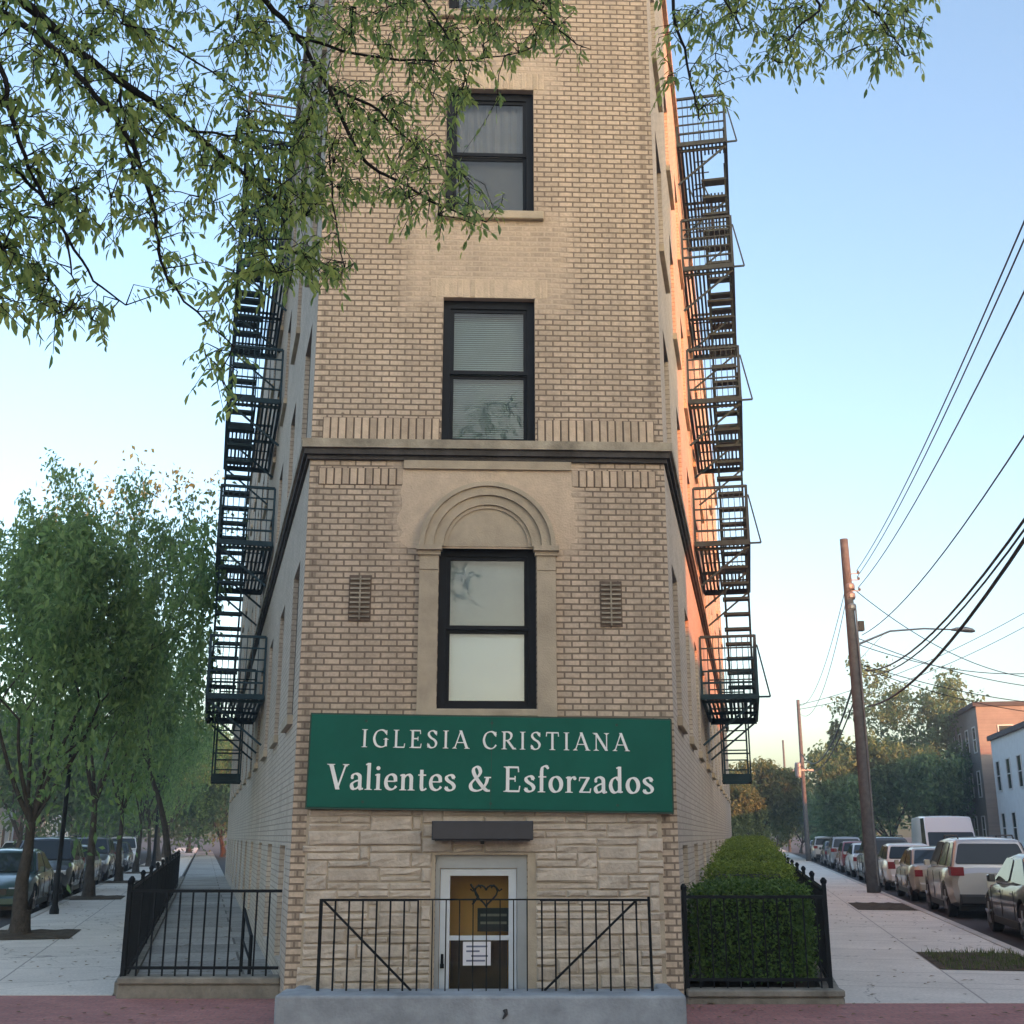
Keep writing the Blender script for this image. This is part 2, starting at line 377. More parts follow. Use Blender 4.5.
# ------------------------------------------------------------------ street frames
SL, SR = .257, .2                        # sideways drift per metre along each street
aL, aR = math.atan(SL), math.atan(SR)
def kerbR(Y): return 3.83 + SR * Y
def kerbL(Y): return -3.55 - SL * Y
def fenceR(Y): return 3.22 + SR * (Y - 12.5)
def fenceL(Y): return -4.03 - SL * (Y - 12.75)
TH = R(2.3)
FO = Vector((-2.24, 12.13, 0))           # left corner of the narrow front
FW = 3.95
FR = Vector((FO.x + FW * math.cos(TH), FO.y + FW * math.sin(TH), 0))
def faceL(Y): return FO.x - SL * (Y - FO.y)
def faceR(Y): return FR.x + SR * (Y - FR.y)

def fp(px, py, out=0.0):
    """pixel -> (u, h) on the front plane"""
    d = ray(px, py); n = Vector((math.sin(TH), -math.cos(TH), 0))
    o = FO + n * out
    k = (o - Vector((0, 0, CAMH))).dot(n) / d.dot(n)
    p = Vector((0, 0, CAMH)) + d * k
    return ((p - FO).dot(Vector((math.cos(TH), math.sin(TH), 0))), p.z)

# ------------------------------------------------------------------ ground
PX0, PX1, PY0, PY1 = -2.02, 1.47, 11.38, 12.6      # sunken entrance pit
g = MB()
B = 1500
zg = -.13
for (a, b_, c, d) in ((-B, B, -B, PY0), (-B, B, PY1, B), (-B, PX0, PY0, PY1), (PX1, B, PY0, PY1)):
    g.add([(a, b_ * 0 + c, zg), (b_, c, zg), (b_, d, zg), (a, d, zg)], [(0,1,2,3)])
struct(g.build('road', M['asphalt']))

M['paver'] = brick_mat('red_paver', (.3,.14,.13), (.36,.17,.15), (.22,.15,.14), .2, .1, .007, pave=True, bump=.4, stain=.38, cracks=.3)
M['slabs'] = brick_mat('sidewalk_slab', (.58,.545,.485), (.62,.585,.52), (.32,.3,.27), 1.5, 1.5, .014, pave=True, bump=.15, stain=.24, offset=0, cracks=.5)
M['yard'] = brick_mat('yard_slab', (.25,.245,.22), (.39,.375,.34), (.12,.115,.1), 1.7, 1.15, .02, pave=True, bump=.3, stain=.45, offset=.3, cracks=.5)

# red brick forecourt at the nose of the block
p = MB()
YA_L, YA_R = 12.93, 12.35
def flat(mb, pts, z): mb.add([(x, y, z) for x, y in pts], [tuple(range(len(pts)))])
XL, XR = kerbL(6) - .0, kerbR(6)
flat(p, [(-9, 2), (PX0, 2), (PX0, YA_L), (-9, YA_L)], -.004)
flat(p, [(PX0, 2), (PX1, 2), (PX1, PY0), (PX0, PY0)], -.004)
flat(p, [(PX1, 2), (9, 2), (9, YA_R), (PX1, YA_R)], -.004)
struct(p.build('plaza_paving', M['paver']))

def strip(name, mat, fa, fb, y0, y1, z, th, rz, org):
    """sloping strip between two lines, built in a frame turned along the street so the slabs follow it"""
    mb = MB()
    pts = [(fa(y0), y0), (fb(y0), y0), (fb(y1), y1), (fa(y1), y1)]
    c, s_ = math.cos(-rz), math.sin(-rz)
    loc = [((x - org[0]) * c - (y - org[1]) * s_, (x - org[0]) * s_ + (y - org[1]) * c) for x, y in pts]
    mb.prismz(loc, z - th, z)
    o = mb.build(name, mat, fix=True); o.location = (org[0], org[1], 0); o.rotation_euler = (0, 0, rz)
    return o
struct(strip('sidewalk', M['slabs'], lambda Y: fenceR(Y) + .09, lambda Y: kerbR(Y) - .16, YA_R, 170, 0, .12, -aR, (3.2, 12.3)))
struct(strip('sidewalk', M['slabs'], lambda Y: kerbL(Y) + .16, lambda Y: fenceL(Y) - .1, YA_L, 170, 0, .12, aL, (-4.0, 12.9)))
struct(strip('kerb', M['concrete'], lambda Y: kerbR(Y) - .16, lambda Y: kerbR(Y), YA_R, 170, .012, .14, -aR, (3.2, 12.3)))
struct(strip('kerb', M['concrete'], lambda Y: kerbL(Y), lambda Y: kerbL(Y) + .16, YA_L, 170, .012, .14, aL, (-4.0, 12.9)))
struct(strip('sidewalk', M['slabs'], lambda Y: kerbR(Y) + 9.2, lambda Y: kerbR(Y) + 12.4, -5, 170, 0, .12, -aR, (13, 0)))
struct(strip('sidewalk', M['slabs'], lambda Y: kerbL(Y) - 12.4, lambda Y: kerbL(Y) - 9.2, -5, 170, 0, .12, aL, (-13, 0)))
# sunken yard to the left, planted bed to the right
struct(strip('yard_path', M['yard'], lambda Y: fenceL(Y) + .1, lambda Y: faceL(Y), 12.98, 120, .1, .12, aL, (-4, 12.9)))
struct(strip('soil_bed', M['soil'], lambda Y: faceR(Y), lambda Y: fenceR(Y) - .1, 12.5, 46, .05, .1, -aR, (3, 12.5)))
pit = MB()
pit.add([(PX0, PY0, -.9), (PX1, PY0, -.9), (PX1, PY1, -.9), (PX0, PY1, -.9)], [(0,1,2,3)])
for a, b_ in (((PX0,PY0),(PX1,PY0)), ((PX0,PY0),(PX0,PY1)), ((PX1,PY0),(PX1,PY1))):
    pit.add([(a[0],a[1],-.9),(b_[0],b_[1],-.9),(b_[0],b_[1],-.005),(a[0],a[1],-.005)], [(0,1,2,3)])
struct(pit.build('pit_floor', M['concrete']))
# tree pits
def soil_patch(x, y, w_, l_, rz, z=.006):
    mb = MB(); n = 7
    for i in range(n):
        for j in range(n):
            x0, x1 = -w_/2 + w_*i/n, -w_/2 + w_*(i+1)/n; y0, y1 = -l_/2 + l_*j/n, -l_/2 + l_*(j+1)/n
            def zz(a, b__): 
                return z if (abs(abs(a) - w_/2) < 1e-4 or abs(abs(b__) - l_/2) < 1e-4) else z + .03 * math.sin(a*9 + b__*5) ** 2 + .01
            mb.add([(x0,y0,zz(x0,y0)),(x1,y0,zz(x1,y0)),(x1,y1,zz(x1,y1)),(x0,y1,zz(x0,y1))], [(0,1,2,3)])
    o = mb.build('soil', M['soil']); o.location = (x, y, 0); o.rotation_euler = (0, 0, rz); return struct(o)
RP = [(16.3, 1.35, 2.3), (28.6, 1.3, 3.0)]
for (Y, w_, l_) in RP: soil_patch(kerbR(Y) - .2 - w_/2, Y, w_, l_, -aR)
gr = MB()
for k in range(1500):
    Y = 16.3 + rnd.uniform(-1.1, 1.1); x = kerbR(Y) - .2 - rnd.uniform(.05, 1.3)
    if rnd.random() < .35 and x < kerbR(Y) - .8: continue
    a = rnd.uniform(0, 6.28); h = rnd.uniform(.03, .1); wd = .008; ln = rnd.uniform(-.05, .05)
    gr.add([(x - wd*math.cos(a), Y - wd*math.sin(a), .01), (x + wd*math.cos(a), Y + wd*math.sin(a), .01), (x + ln, Y + ln*.7, .01 + h)], [(0,1,2)])
tag(gr.build('grass', M['grass']), 'sparse short grass growing in the soil square by the right kerb', 'grass', kind='stuff')

# ------------------------------------------------------------------ the corner building
HB = 15.2
TD = 35.0
bld = empty('apartment_building', FO, TH, 'narrow tan brick apartment building with a sharp corner front, black windows and stone arch', 'building')
def toF(p):
    d = Vector(p) - FO; c, s_ = math.cos(-TH), math.sin(-TH)
    return Vector((d.x * c - d.y * s_, d.x * s_ + d.y * c, d.z))

def wall_mesh(mb, L_, H0, H1, holes, depth, x0=0.0):
    """wall in local x (along) z (up), outside is -y; holes = (x0,x1,z0,z1) get reveals of the given depth"""
    xs = sorted(set([x0, L_] + [h[0] for h in holes] + [h[1] for h in holes]))
    zs = sorted(set([H0, H1] + [h[2] for h in holes] + [h[3] for h in holes]))
    for i in range(len(xs) - 1):
        for j in range(len(zs) - 1):
            cx, cz = (xs[i] + xs[i+1]) / 2, (zs[j] + zs[j+1]) / 2
            if any(h[0] < cx < h[1] and h[2] < cz < h[3] for h in holes): continue
            mb.add([(xs[i],0,zs[j]),(xs[i+1],0,zs[j]),(xs[i+1],0,zs[j+1]),(xs[i],0,zs[j+1])], [(0,1,2,3)])
    for (a, b_, c, d) in holes:
        mb.add([(a,0,c),(a,depth,c),(a,depth,d),(a,0,d)], [(0,1,2,3)])
        mb.add([(b_,0,c),(b_,0,d),(b_,depth,d),(b_,depth,c)], [(0,1,2,3)])
        mb.add([(a,0,d),(a,depth,d),(b_,depth,d),(b_,0,d)], [(0,1,2,3)])
        mb.add([(a,0,c),(b_,0,c),(b_,depth,c),(a,depth,c)], [(0,1,2,3)])

UC = fp(487.3, 620)[0]; WW = .53           # window centre line and half width
WIN = []                                   # (bottom, top)
for (yb, yt) in ((709, 546), (443, 298), (212, 89)):
    WIN.append((fp(488, yb)[1], fp(488, yt)[1]))
WIN.append((fp(488, 12)[1], fp(488, 12)[1] + 1.7))
DU0, DU1 = fp(434.5, 920)[0], fp(527.5, 920)[0]; DH1 = fp(480, 855)[1]; DH0 = -.75
SIGN_B = fp(480, 812)[1]; SIGN_T = fp(480, 716)[1]
BELT_B, BELT_T = fp(480, 458)[1], fp(480, 443)[1]
print('windows', WIN, 'door', DU0, DU1, DH1, 'sign', SIGN_B, SIGN_T, 'belt', BELT_B, BELT_T, 'uc', UC)

patches = [(UC - 1.0, UC + .95, WIN[1][1] - .15, WIN[2][0] - .02, .12), (UC - .8, UC + .8, WIN[2][1] - .1, WIN[2][1] + .45, .12),
           (UC - 1.05, UC + 1.05, WIN[0][1] - .1, BELT_B, .1), (UC - .95, UC + .9, WIN[2][1] + 1.15, WIN[3][0] + .0, .1)]
M['brick'] = brick_mat('tan_brick', (.58,.47,.355), (.47,.38,.285), (.2,.158,.12), .17, .067, .0115, streak=.24, quoins=((.05, .13), (FW - .15, FW - .07)), patches=patches)
M['sidebrick'] = brick_mat('side_brick', (.5,.44,.36), (.44,.385,.31), (.3,.26,.22), .2, .067, .008, stain=.3)

holes = [(UC - WW, UC + WW, a, b_) for a, b_ in WIN] + [(DU0, DU1, DH0, DH1)]
fw = MB(); wall_mesh(fw, FW, -1.0, HB, holes, .34)
fw.build('wall', M['brick'], bld)

def window(parent, uc, hw, z0, z1, kind, frame='winblack', name='window', y0=.09, cas=.085):
    f = MB()
    f.box(uc-hw, uc-hw+cas, y0, y0+.1, z0, z1); f.box(uc+hw-cas, uc+hw, y0, y0+.1, z0, z1)
    f.box(uc-hw+cas, uc+hw-cas, y0, y0+.1, z1-cas*1.15, z1); f.box(uc-hw+cas, uc+hw-cas, y0, y0+.1, z0, z0+cas*.7)
    fo = f.build('window', M[frame], parent)
    a, b_ = uc-hw+cas, uc+hw-cas; lo, hi = z0+cas*.7, z1-cas*1.15; mid = (lo+hi)/2 + .0
    for (zz0, zz1, yy) in ((lo, mid-.0, y0+.055), (mid-.0, hi, y0+.02)):
        s_ = MB(); q = .042; dy = .028
        s_.box(a, a+q, yy, yy+dy, zz0, zz1); s_.box(b_-q, b_, yy, yy+dy, zz0, zz1)
        s_.box(a+q, b_-q, yy, yy+dy, zz0, zz0+q); s_.box(a+q, b_-q, yy, yy+dy, zz1-q, zz1)
        so_ = s_.build('sash', M[frame], fo)
        g_ = MB(); g_.box(a+q, b_-q, yy+.011, yy+.015, zz0+q, zz1-q); g_.build('pane', M['glass'], fo)
    yb = y0 + .13
    if kind == 'paper':
        s1 = MB(); s1.box(a, b_, yb, yb+.004, mid-.02, hi+.03); s1.build('roller_shade', M['shade_grey'], fo)
        s2 = MB(); s2.box(a, b_, yb-.02, yb-.016, lo-.03, mid-.0); s2.build('roller_shade', M['shade_white'], fo)
    elif kind == 'blind':
        s1 = MB(); k = lo - .01
        while k < hi:
            s1.add([(a, yb, k), (b_, yb, k), (b_, yb+.014, k+.026), (a, yb+.014, k+.026)], [(0,1,2,3)]); k += .0262
        s1.build('blind', M['blind'], fo)
        s2 = MB(); s2.box(a-.02, b_+.02, yb+.04, yb+.05, lo-.03, hi+.03); s2.build('curtain', M['curtain_dark'], fo)
    else:
        s1 = MB(); n = 40
        for i in range(n):
            xa, xb = a + (b_-a)*i/n, a + (b_-a)*(i+1)/n
            ya, yc = yb + .012*math.sin(i*1.3), yb + .012*math.sin((i+1)*1.3)
            s1.add([(xa, ya, mid), (xb, yc, mid), (xb, yc, hi+.03), (xa, ya, hi+.03)], [(0,1,2,3)])
        s1.build('curtain', M['curtain'], fo)
        s2 = MB(); s2.box(a-.02, b_+.02, yb+.03, yb+.04, lo-.03, mid); s2.build('curtain', M['curtain_dark'], fo)
    return fo
for (a, b_), kd in zip(WIN, ('paper', 'blind', 'curtain', 'curtain')): window(bld, UC, WW, a, b_, kd)

# sills, lintels, belt, soldier courses
def soldier(parent, u0, u1, z0, z1, mat='soldier', bw=.088, proud=.012, base='mortar'):
    m_ = MB(); n = max(1, round((u1 - u0) / bw)); bw = (u1 - u0) / n
    for i in range(n):
        j = rnd.uniform(-.004, .004)
        m_.cbox(u0 + i*bw + .009, u0 + (i+1)*bw - .009, .0, -proud + j, z0 + .006 + j, z1 - .006 + j, .004)
    o = m_.build('soldier_course', M[mat], parent)
    b2 = MB(); b2.box(u0, u1, -.003, .0, z0, z1); b2.build('mortar_bed', M[base], o)
S1B, S1T = fp(400, 440)[1] + .01, fp(400, 418)[1]
soldier(bld, .12, UC - WW - .02, BELT_T + .004, S1T); soldier(bld, UC + WW + .02, FW - .1, BELT_T + .004, S1T)
S2B, S2T = fp(360, 485)[1], fp(360, 468)[1]
soldier(bld, .1, fp(404, 478)[0], S2B, S2T); soldier(bld, fp(571, 478)[0], FW - .1, S2B, S2T)
soldier(bld, UC - .68, UC + .68, WIN[1][1] + .002, WIN[1][1] + .24, 'soldier_pale', .075, .006, 'parge')
soldier(bld, UC - .66, UC + .66, WIN[2][1] + .002, WIN[2][1] + .24, 'soldier_pale', .075, .006, 'parge')
sill = MB(); sill.cbox(UC - .64, UC + .64, .085, -.06, WIN[2][0] - .11, WIN[2][0] - .002, .01); sill.build('sill', M['limestone'], bld)
sill = MB(); sill.cbox(UC - .64, UC + .64, .085, -.06, WIN[3][0] - .11, WIN[3][0] - .002, .01); sill.build('sill', M['limestone'], bld)
sill = MB(); sill.cbox(UC - WW - .02, UC + WW + .02, .085, -.05, WIN[0][0] - .08, WIN[0][0] - .002, .01); sill.build('sill', M['limestone'], bld)

PR, PL = toF((FR.x + SR*TD, FR.y + TD, 0)), toF((FO.x - SL*TD, FO.y + TD, 0))
dR = (PR - Vector((FW, 0, 0))).normalized(); dL = PL.normalized()
nR = Vector((dR.y, -dR.x, 0)); nL = Vector((-dL.y, dL.x, 0))
def ringpath(o):
    """outline of the three street sides pushed out by o"""
    def inter(p1, d1, p2, d2):
        c = d1.x*d2.y - d1.y*d2.x; q = p2 - p1; t = (q.x*d2.y - q.y*d2.x) / c; return p1 + d1*t
    fd = Vector((1,0,0)); f0 = Vector((0,-o,0))
    cl = inter(f0, fd, nL*o, dL); cr = inter(f0, fd, Vector((FW,0,0)) + nR*o, dR)
    return [PL + nL*o, cl, cr, PR + nR*o]
def band(name, mat, o0, o1, z0, z1):
    a, b_ = ringpath(o0), ringpath(o1); m_ = MB()
    for i in range(3):
        vs = []
        for z in (z0, z1):
            vs += [(a[i].x,a[i].y,z),(a[i+1].x,a[i+1].y,z),(b_[i+1].x,b_[i+1].y,z),(b_[i].x,b_[i].y,z)]
        m_.add(vs, [(0,1,2,3),(4,7,6,5),(2,6,7,3),(0,4,5,1)] + ([(0,3,7,4)] if i == 0 else []) + ([(1,5,6,2)] if i == 2 else []))
    return m_.build(name, M[mat], bld, fix=True)
bt = BELT_T
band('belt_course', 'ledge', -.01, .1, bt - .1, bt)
band('belt_course', 'ledge_dark', -.01, .07, bt - .17, bt - .103)
band('belt_course', 'ledge_dark', -.01, .035, bt - .22, bt - .173)
fs = MB(); fs.box(fp(404, 470)[0], fp(571, 470)[0], -.035, 0, fp(480, 470)[1], bt - .223); fs.build('stone_band', M['limestone'], bld)
# parged field around the arch
AZ = fp(487, 547)[1] ; AR_O = (fp(553, 545)[0] - fp(418, 545)[0]) / 2; ATOP = fp(487, 484)[1]
SY = (ATOP - AZ) / AR_O
pa = MB(); n = 40; pts = [(fp(404, 480)[0], fp(480, 470)[1] - .002)]
x0p, x1p = fp(400, 500)[0], fp(575, 500)[0]; zt = fp(480, 470)[1] - .002; zb = AZ - .02
outl = [(x0p + .03, zt)]
rr = random.Random(3)
for i in range(1, 10): outl.append((x0p + rr.uniform(-.03, .06), zt + (zb - zt) * i / 10))
outl += [(x0p + .1, zb), (x1p - .1, zb)]
for i in range(9, 0, -1): outl.append((x1p + rr.uniform(-.06, .03), zt + (zb - zt) * i / 10))
outl.append((x1p - .03, zt))
pa.prism(outl, -.004, 0); pa.build('parge_panel', M['parge'], bld, fix=True)
# arch: tympanum, inner and outer mouldings
def ringseg(mb, r0, r1, y, yb, n=40):
    for i in range(n):
        a0, a1 = math.pi*i/n, math.pi*(i+1)/n
        def P(r, a, yy): return (UC + r*math.cos(a), yy, AZ + r*math.sin(a)*SY)
        mb.add([P(r0,a0,y),P(r1,a0,y),P(r1,a1,y),P(r0,a1,y)], [(0,3,2,1)])
        mb.add([P(r1,a0,y),P(r1,a0,yb),P(r1,a1,yb),P(r1,a1,y)], [(0,3,2,1)])
        mb.add([P(r0,a0,y),P(r0,a0,yb),P(r0,a1,yb),P(r0,a1,y)], [(0,1,2,3)])
ri = WW + .0
tm = MB(); tm.prism([(UC + (ri+.01)*math.cos(math.pi*i/32), AZ + (ri+.01)*math.sin(math.pi*i/32)*SY) for i in range(33)], -.014, 0)
arch = tm.build('arch', M['limestone'], bld, fix=True)
am = MB(); ringseg(am, AR_O - .05, AR_O, -.1, 0); ringseg(am, AR_O - .15, AR_O - .052, -.075, 0); ringseg(am, ri - .05, AR_O - .152, -.05, 0); ringseg(am, ri - .09, ri - .052, -.03, 0)
am.build('archivolt', M['limestone'], arch)
for s_ in (-1, 1):
    pm_ = MB(); xa, xb = sorted((UC + s_*(WW + .003), UC + s_*AR_O))
    zb0 = SIGN_T - .06
    pm_.box(xa, xb, -.05, 0, zb0, AZ - .27); 
    pm_.box(xa, xb, -.06, 0, AZ - .268, AZ - .11)
    pm_.build('pilaster', M['limestone'], arch)
    cm = MB(); cm.box(xa - .02, xb + .02, -.08, 0, AZ - .107, AZ - .06); cm.box(xa - .035, xb + .035, -.115, 0, AZ - .058, AZ - .003); cm.build('capital', M['limestone'], arch)
for px in (360, 611):
    u, h = fp(px, 598 if px < 400 else 604); hw, hh = .12, .25
    v = MB(); v.box(u-hw, u+hw, -.012, .0, h-hh, h+hh)
    vo = v.build('vent', M['mortar'], bld)
    v2 = MB()
    for i in range(9):
        z = h - hh + .045 + i*(2*hh - .09)/8
        v2.box(u-hw+.015, u-.01, -.03, -.013, z-.009, z+.009); v2.box(u+.01, u+hw-.015, -.03, -.013, z-.009, z+.009)
    v2.box(u-.008, u+.008, -.034, -.013, h-hh+.01, h+hh-.01)
    v2.build('grille', M['ledge'], vo)
# stone cladding, irregular ashlar with toothed brick quoins left bare at both corners
cl = MB(); cw, ch = .105, .072
nx, nz = int((FW - .34) / cw), int((SIGN_B - (-.9)) / ch) + 2
grid = [[0]*nx for _ in range(nz)]
x00 = .17; z00 = SIGN_B + .03 - nz*ch
def inhole(i, j, w_, h_):
    xa, xb, za, zb_ = x00+i*cw, x00+(i+w_)*cw, z00+j*ch, z00+(j+h_)*ch
    return xb > DU0 - .01 and xa < DU1 + .01 and za < DH1 + .02
for j in range(nz):
    for i in range(nx):
        if grid[j][i] or inhole(i, j, 1, 1): continue
        w_ = rnd.choice((2,3,4,4,5,6,7)); h_ = rnd.choice((1,1,1,1,2,2)); 
        if w_ < 3: h_ = min(h_, 2)
        while w_ > 1 and (i + w_ > nx or any(grid[j][i+k] for k in range(w_)) or inhole(i, j, w_, 1)): w_ -= 1
        while h_ > 1 and (j + h_ > nz or any(grid[j+q][i+k] for k in range(w_) for q in range(h_)) or inhole(i, j, w_, h_)): h_ -= 1
        for q in range(h_):
            for k in range(w_): grid[j+q][i+k] = 1
        g_ = .003; pr = rnd.uniform(.03, .05)
        xa, xb, za, zb_ = x00+i*cw+g_, x00+(i+w_)*cw-g_, z00+j*ch+g_, z00+(j+h_)*ch-g_
        if i == 0: xa -= rnd.choice((0, .0, .05))
        if i + w_ == nx: xb += rnd.choice((0, 0, .05))
        cl.cbox(xa, xb, 0, -pr, za, zb_, rnd.uniform(.012, .022))
stone = cl.build('stone_cladding', M['stone'], bld)
bm = bmesh.new(); bm.from_mesh(stone.data)
ed = [e for e in bm.edges if e.calc_length() > .1]
bmesh.ops.subdivide_edges(bm, edges=ed, cuts=2, use_grid_fill=True)
for v in bm.verts:
    if v.co.y < -.03:
        v.co.y += rnd.uniform(-.009, .009); v.co.x += rnd.uniform(-.004, .004); v.co.z += rnd.uniform(-.004, .004)
bm.to_mesh(stone.data); bm.free()
sb = MB(); sb.box(.15, DU0 - .002, -.02, -.002, z00 + .05, SIGN_B + .05); sb.box(DU1 + .002, FW - .17, -.02, -.002, z00 + .05, SIGN_B + .05); sb.box(DU0 - .002, DU1 + .002, -.02, -.002, DH1 + .003, SIGN_B + .05)
sb.build('mortar_bed', M['limestone'], stone)

# door with frame, glazed leaf, notice, scroll ornament and the little vestibule behind it
do = MB(); fy = .1
do.box(DU0, DU0+.045, fy, fy+.12, DH0, DH1); do.box(DU1-.1, DU1, fy, fy+.12, DH0, DH1); do.box(DU0+.045, DU1-.1, fy, fy+.12, DH1-.13, DH1)
door = do.build('door', M['alu'], bld)
la, lb, lt = DU0+.05, DU1-.105, DH1-.135
lf = MB(); ly = fy + .03
lf.box(la, la+.1, ly, ly+.045, DH0, lt); lf.box(lb-.08, lb, ly, ly+.045, DH0, lt); lf.box(la+.1, lb-.08, ly, ly+.045, lt-.07, lt); lf.box(la+.1, lb-.08, ly, ly+.045, DH0, DH0+.2)
zm = fp(480, 939)[1]
lf.box(la+.1, lb-.08, ly-.006, ly+.04, zm-.022, zm+.022)
lf.build('door_leaf', M['alulight'], door)
gl = MB(); gl.box(la+.1, lb-.08, ly+.02, ly+.026, DH0+.2, lt-.07); gl.build('pane', M['glass'], door)
hd = MB(); hz = fp(437, 962)[1]; hd.tube([(la+.03, ly-.03, hz-.05), (la+.03, ly-.05, hz-.02), (la+.03, ly-.05, hz+.03), (la+.03, ly-.03, hz+.06)], .014, 8); hd.box(la+.01, la+.05, ly-.03, ly, hz-.07, hz-.03); hd.build('handle', M['black'], door)
nu0, nh1 = fp(463, 943); nu1, nh0 = fp(491, 967)
no = MB(); no.box(nu0, nu1, ly+.012, ly+.018, nh0, nh1); notice = no.build('notice', M['paper'], door)
for k, (fa, fb) in enumerate(((.12, .88), (.12, .6), (.3, .9), (.12, .8))):
    ib = MB(); zz = nh1 - (nh1-nh0)*(.2 + .2*k); ib.box(nu0 + (nu1-nu0)*fa, nu0 + (nu1-nu0)*fb, ly+.009, ly+.0115, zz-.008, zz+.008); ib.build('printed_line', M['ink'], notice)
sc_ = MB(); gx = (la+.1+lb-.08)/2 + .07; gz = fp(490, 895)[1]
heart = []
for i in range(25):
    t = 2*math.pi*i/24; heart.append((gx + .0085*16*math.sin(t)**3*.85, ly+.034, gz + .0085*(13*math.cos(t)-5*math.cos(2*t)-2*math.cos(3*t)-math.cos(4*t))*.85))
sc_.tube(heart, .01, 6)
for s_ in (-1, 1):
    sc_.tube([(gx + s_*(.05+.028*k) , ly+.034, gz + .06 + .03*math.sin(k*1.5)) for k in range(5)], .009, 6)
sc_.tube([(gx-.16, ly+.034, gz+.1), (gx-.08, ly+.034, gz-.02), (gx-.14, ly+.034, gz-.1)], .012, 6)
sc_.build('scroll_ornament', M['dark'], door)
inn = MB(); iy = .75
inn.add([(DU0-.1,iy,DH0),(DU1+.1,iy,DH0),(DU1+.1,iy,DH1+.1),(DU0-.1,iy,DH1+.1)], [(0,1,2,3)])
inn.add([(DU0-.1,.34,DH0),(DU0-.1,iy,DH0),(DU0-.1,iy,DH1+.1),(DU0-.1,.34,DH1+.1)], [(0,1,2,3)])
inn.add([(DU1+.1,.34,DH0),(DU1+.1,iy,DH0),(DU1+.1,iy,DH1+.1),(DU1+.1,.34,DH1+.1)], [(0,1,2,3)])
inn.add([(DU0-.1,.34,DH1+.1),(DU1+.1,.34,DH1+.1),(DU1+.1,iy,DH1+.1),(DU0-.1,iy,DH1+.1)], [(0,1,2,3)])
inn.add([(DU0-.1,.34,DH0),(DU1+.1,.34,DH0),(DU1+.1,iy,DH0),(DU0-.1,iy,DH0)], [(0,1,2,3)])
inn.build('vestibule', M['orange'], door)
bo = MB(); bx0 = fp(478, 900)[0]; bo.box(bx0, DU1-.12, .3, .34, fp(480, 934)[1], fp(480, 910)[1]); bo.build('notice_board', M['dark'], door)
sh = MB()
for k in range(2):
    zz = fp(480, 917 + 8*k)[1]; sh.box(bx0+.03, DU1-.2, .285, .298, zz-.012, zz+.012)
sh.build('board_slat', M['ledge'], door)
pn = MB(); pn.box(DU0+.16, DU1-.19, .38, .42, DH0, zm-.03); pn.build('inner_panel', M['brownwood'], door)
th_ = MB(); th_.box(DU0, DU1, .0, .34, DH0-.05, DH0); th_.build('threshold', M['concrete'], door)

# side walls with their windows
LEV = [(.3, 1.5)] + [(a, b_) for a, b_ in WIN]
TS = [1.3, 4.0, 6.9, 10.2, 13.4, 16.6, 19.8, 23.0, 26.2, 29.4, 32.6]
for side in (-1, 1):
    base = Vector((0, 0, 0)) if side < 0 else Vector((FW, 0, 0)); d = dL if side < 0 else dR
    # local frame: x runs along the wall such that the outside is -y
    if side > 0: org, rz = base, math.atan2(d.y, d.x); tx = lambda t: t
    else: org, rz = PL, math.atan2(-d.y, -d.x); tx = lambda t: TD*math.sqrt(1 + SL*SL) - t
    LEN = (PR - Vector((FW,0,0))).length if side > 0 else PL.length
    hs = []
    for t in TS:
        for (a, b_) in LEV:
            hs.append((tx(t) - .52, tx(t) + .52, a, b_))
    mb = MB(); wall_mesh(mb, LEN, -.9 if side else 0, HB, hs, .2)
    wo = mb.build('wall', M['sidebrick'], bld); wo.location = org; wo.rotation_euler = (0, 0, rz)
    for t in TS:
        for li, (a, b_) in enumerate(LEV):
            f = MB(); x = tx(t); q = .07
            f.box(x-.52, x-.52+q, .06, .16, a, b_); f.box(x+.52-q, x+.52, .06, .16, a, b_); f.box(x-.52+q, x+.52-q, .06, .16, b_-q, b_); f.box(x-.52+q, x+.52-q, .06, .16, a, a+q); f.box(x-.52+q, x+.52-q, .08, .14, (a+b_)/2-.025, (a+b_)/2+.025)
            fo = f.build('window', M['winwhite' if li == 0 else 'winblack'], wo)
            gq = MB(); gq.box(x-.52+q, x+.52-q, .11, .125, a+q, b_-q); gq.build('pane', M['glassdark'], fo)
            if li: 
                sq = MB(); sq.box(x-.6, x+.6, -.06, .055, a-.1, a-.002); sq.build('sill', M['limestone'], fo)
rf = MB(); rf.prismz([(0,0),(FW,0),(PR.x,PR.y),(PL.x,PL.y)], HB-.3, HB-.05); rf.build('roof', M['roof'], bld, fix=True)
bw_ = MB(); bw_.add([(PL.x,PL.y,-.9),(PR.x,PR.y,-.9),(PR.x,PR.y,HB),(PL.x,PL.y,HB)], [(0,3,2,1)]); bw_.build('rear_wall', M['sidebrick'], bld)
band('cornice', 'ledge', -.2, .07, HB, HB + .25)
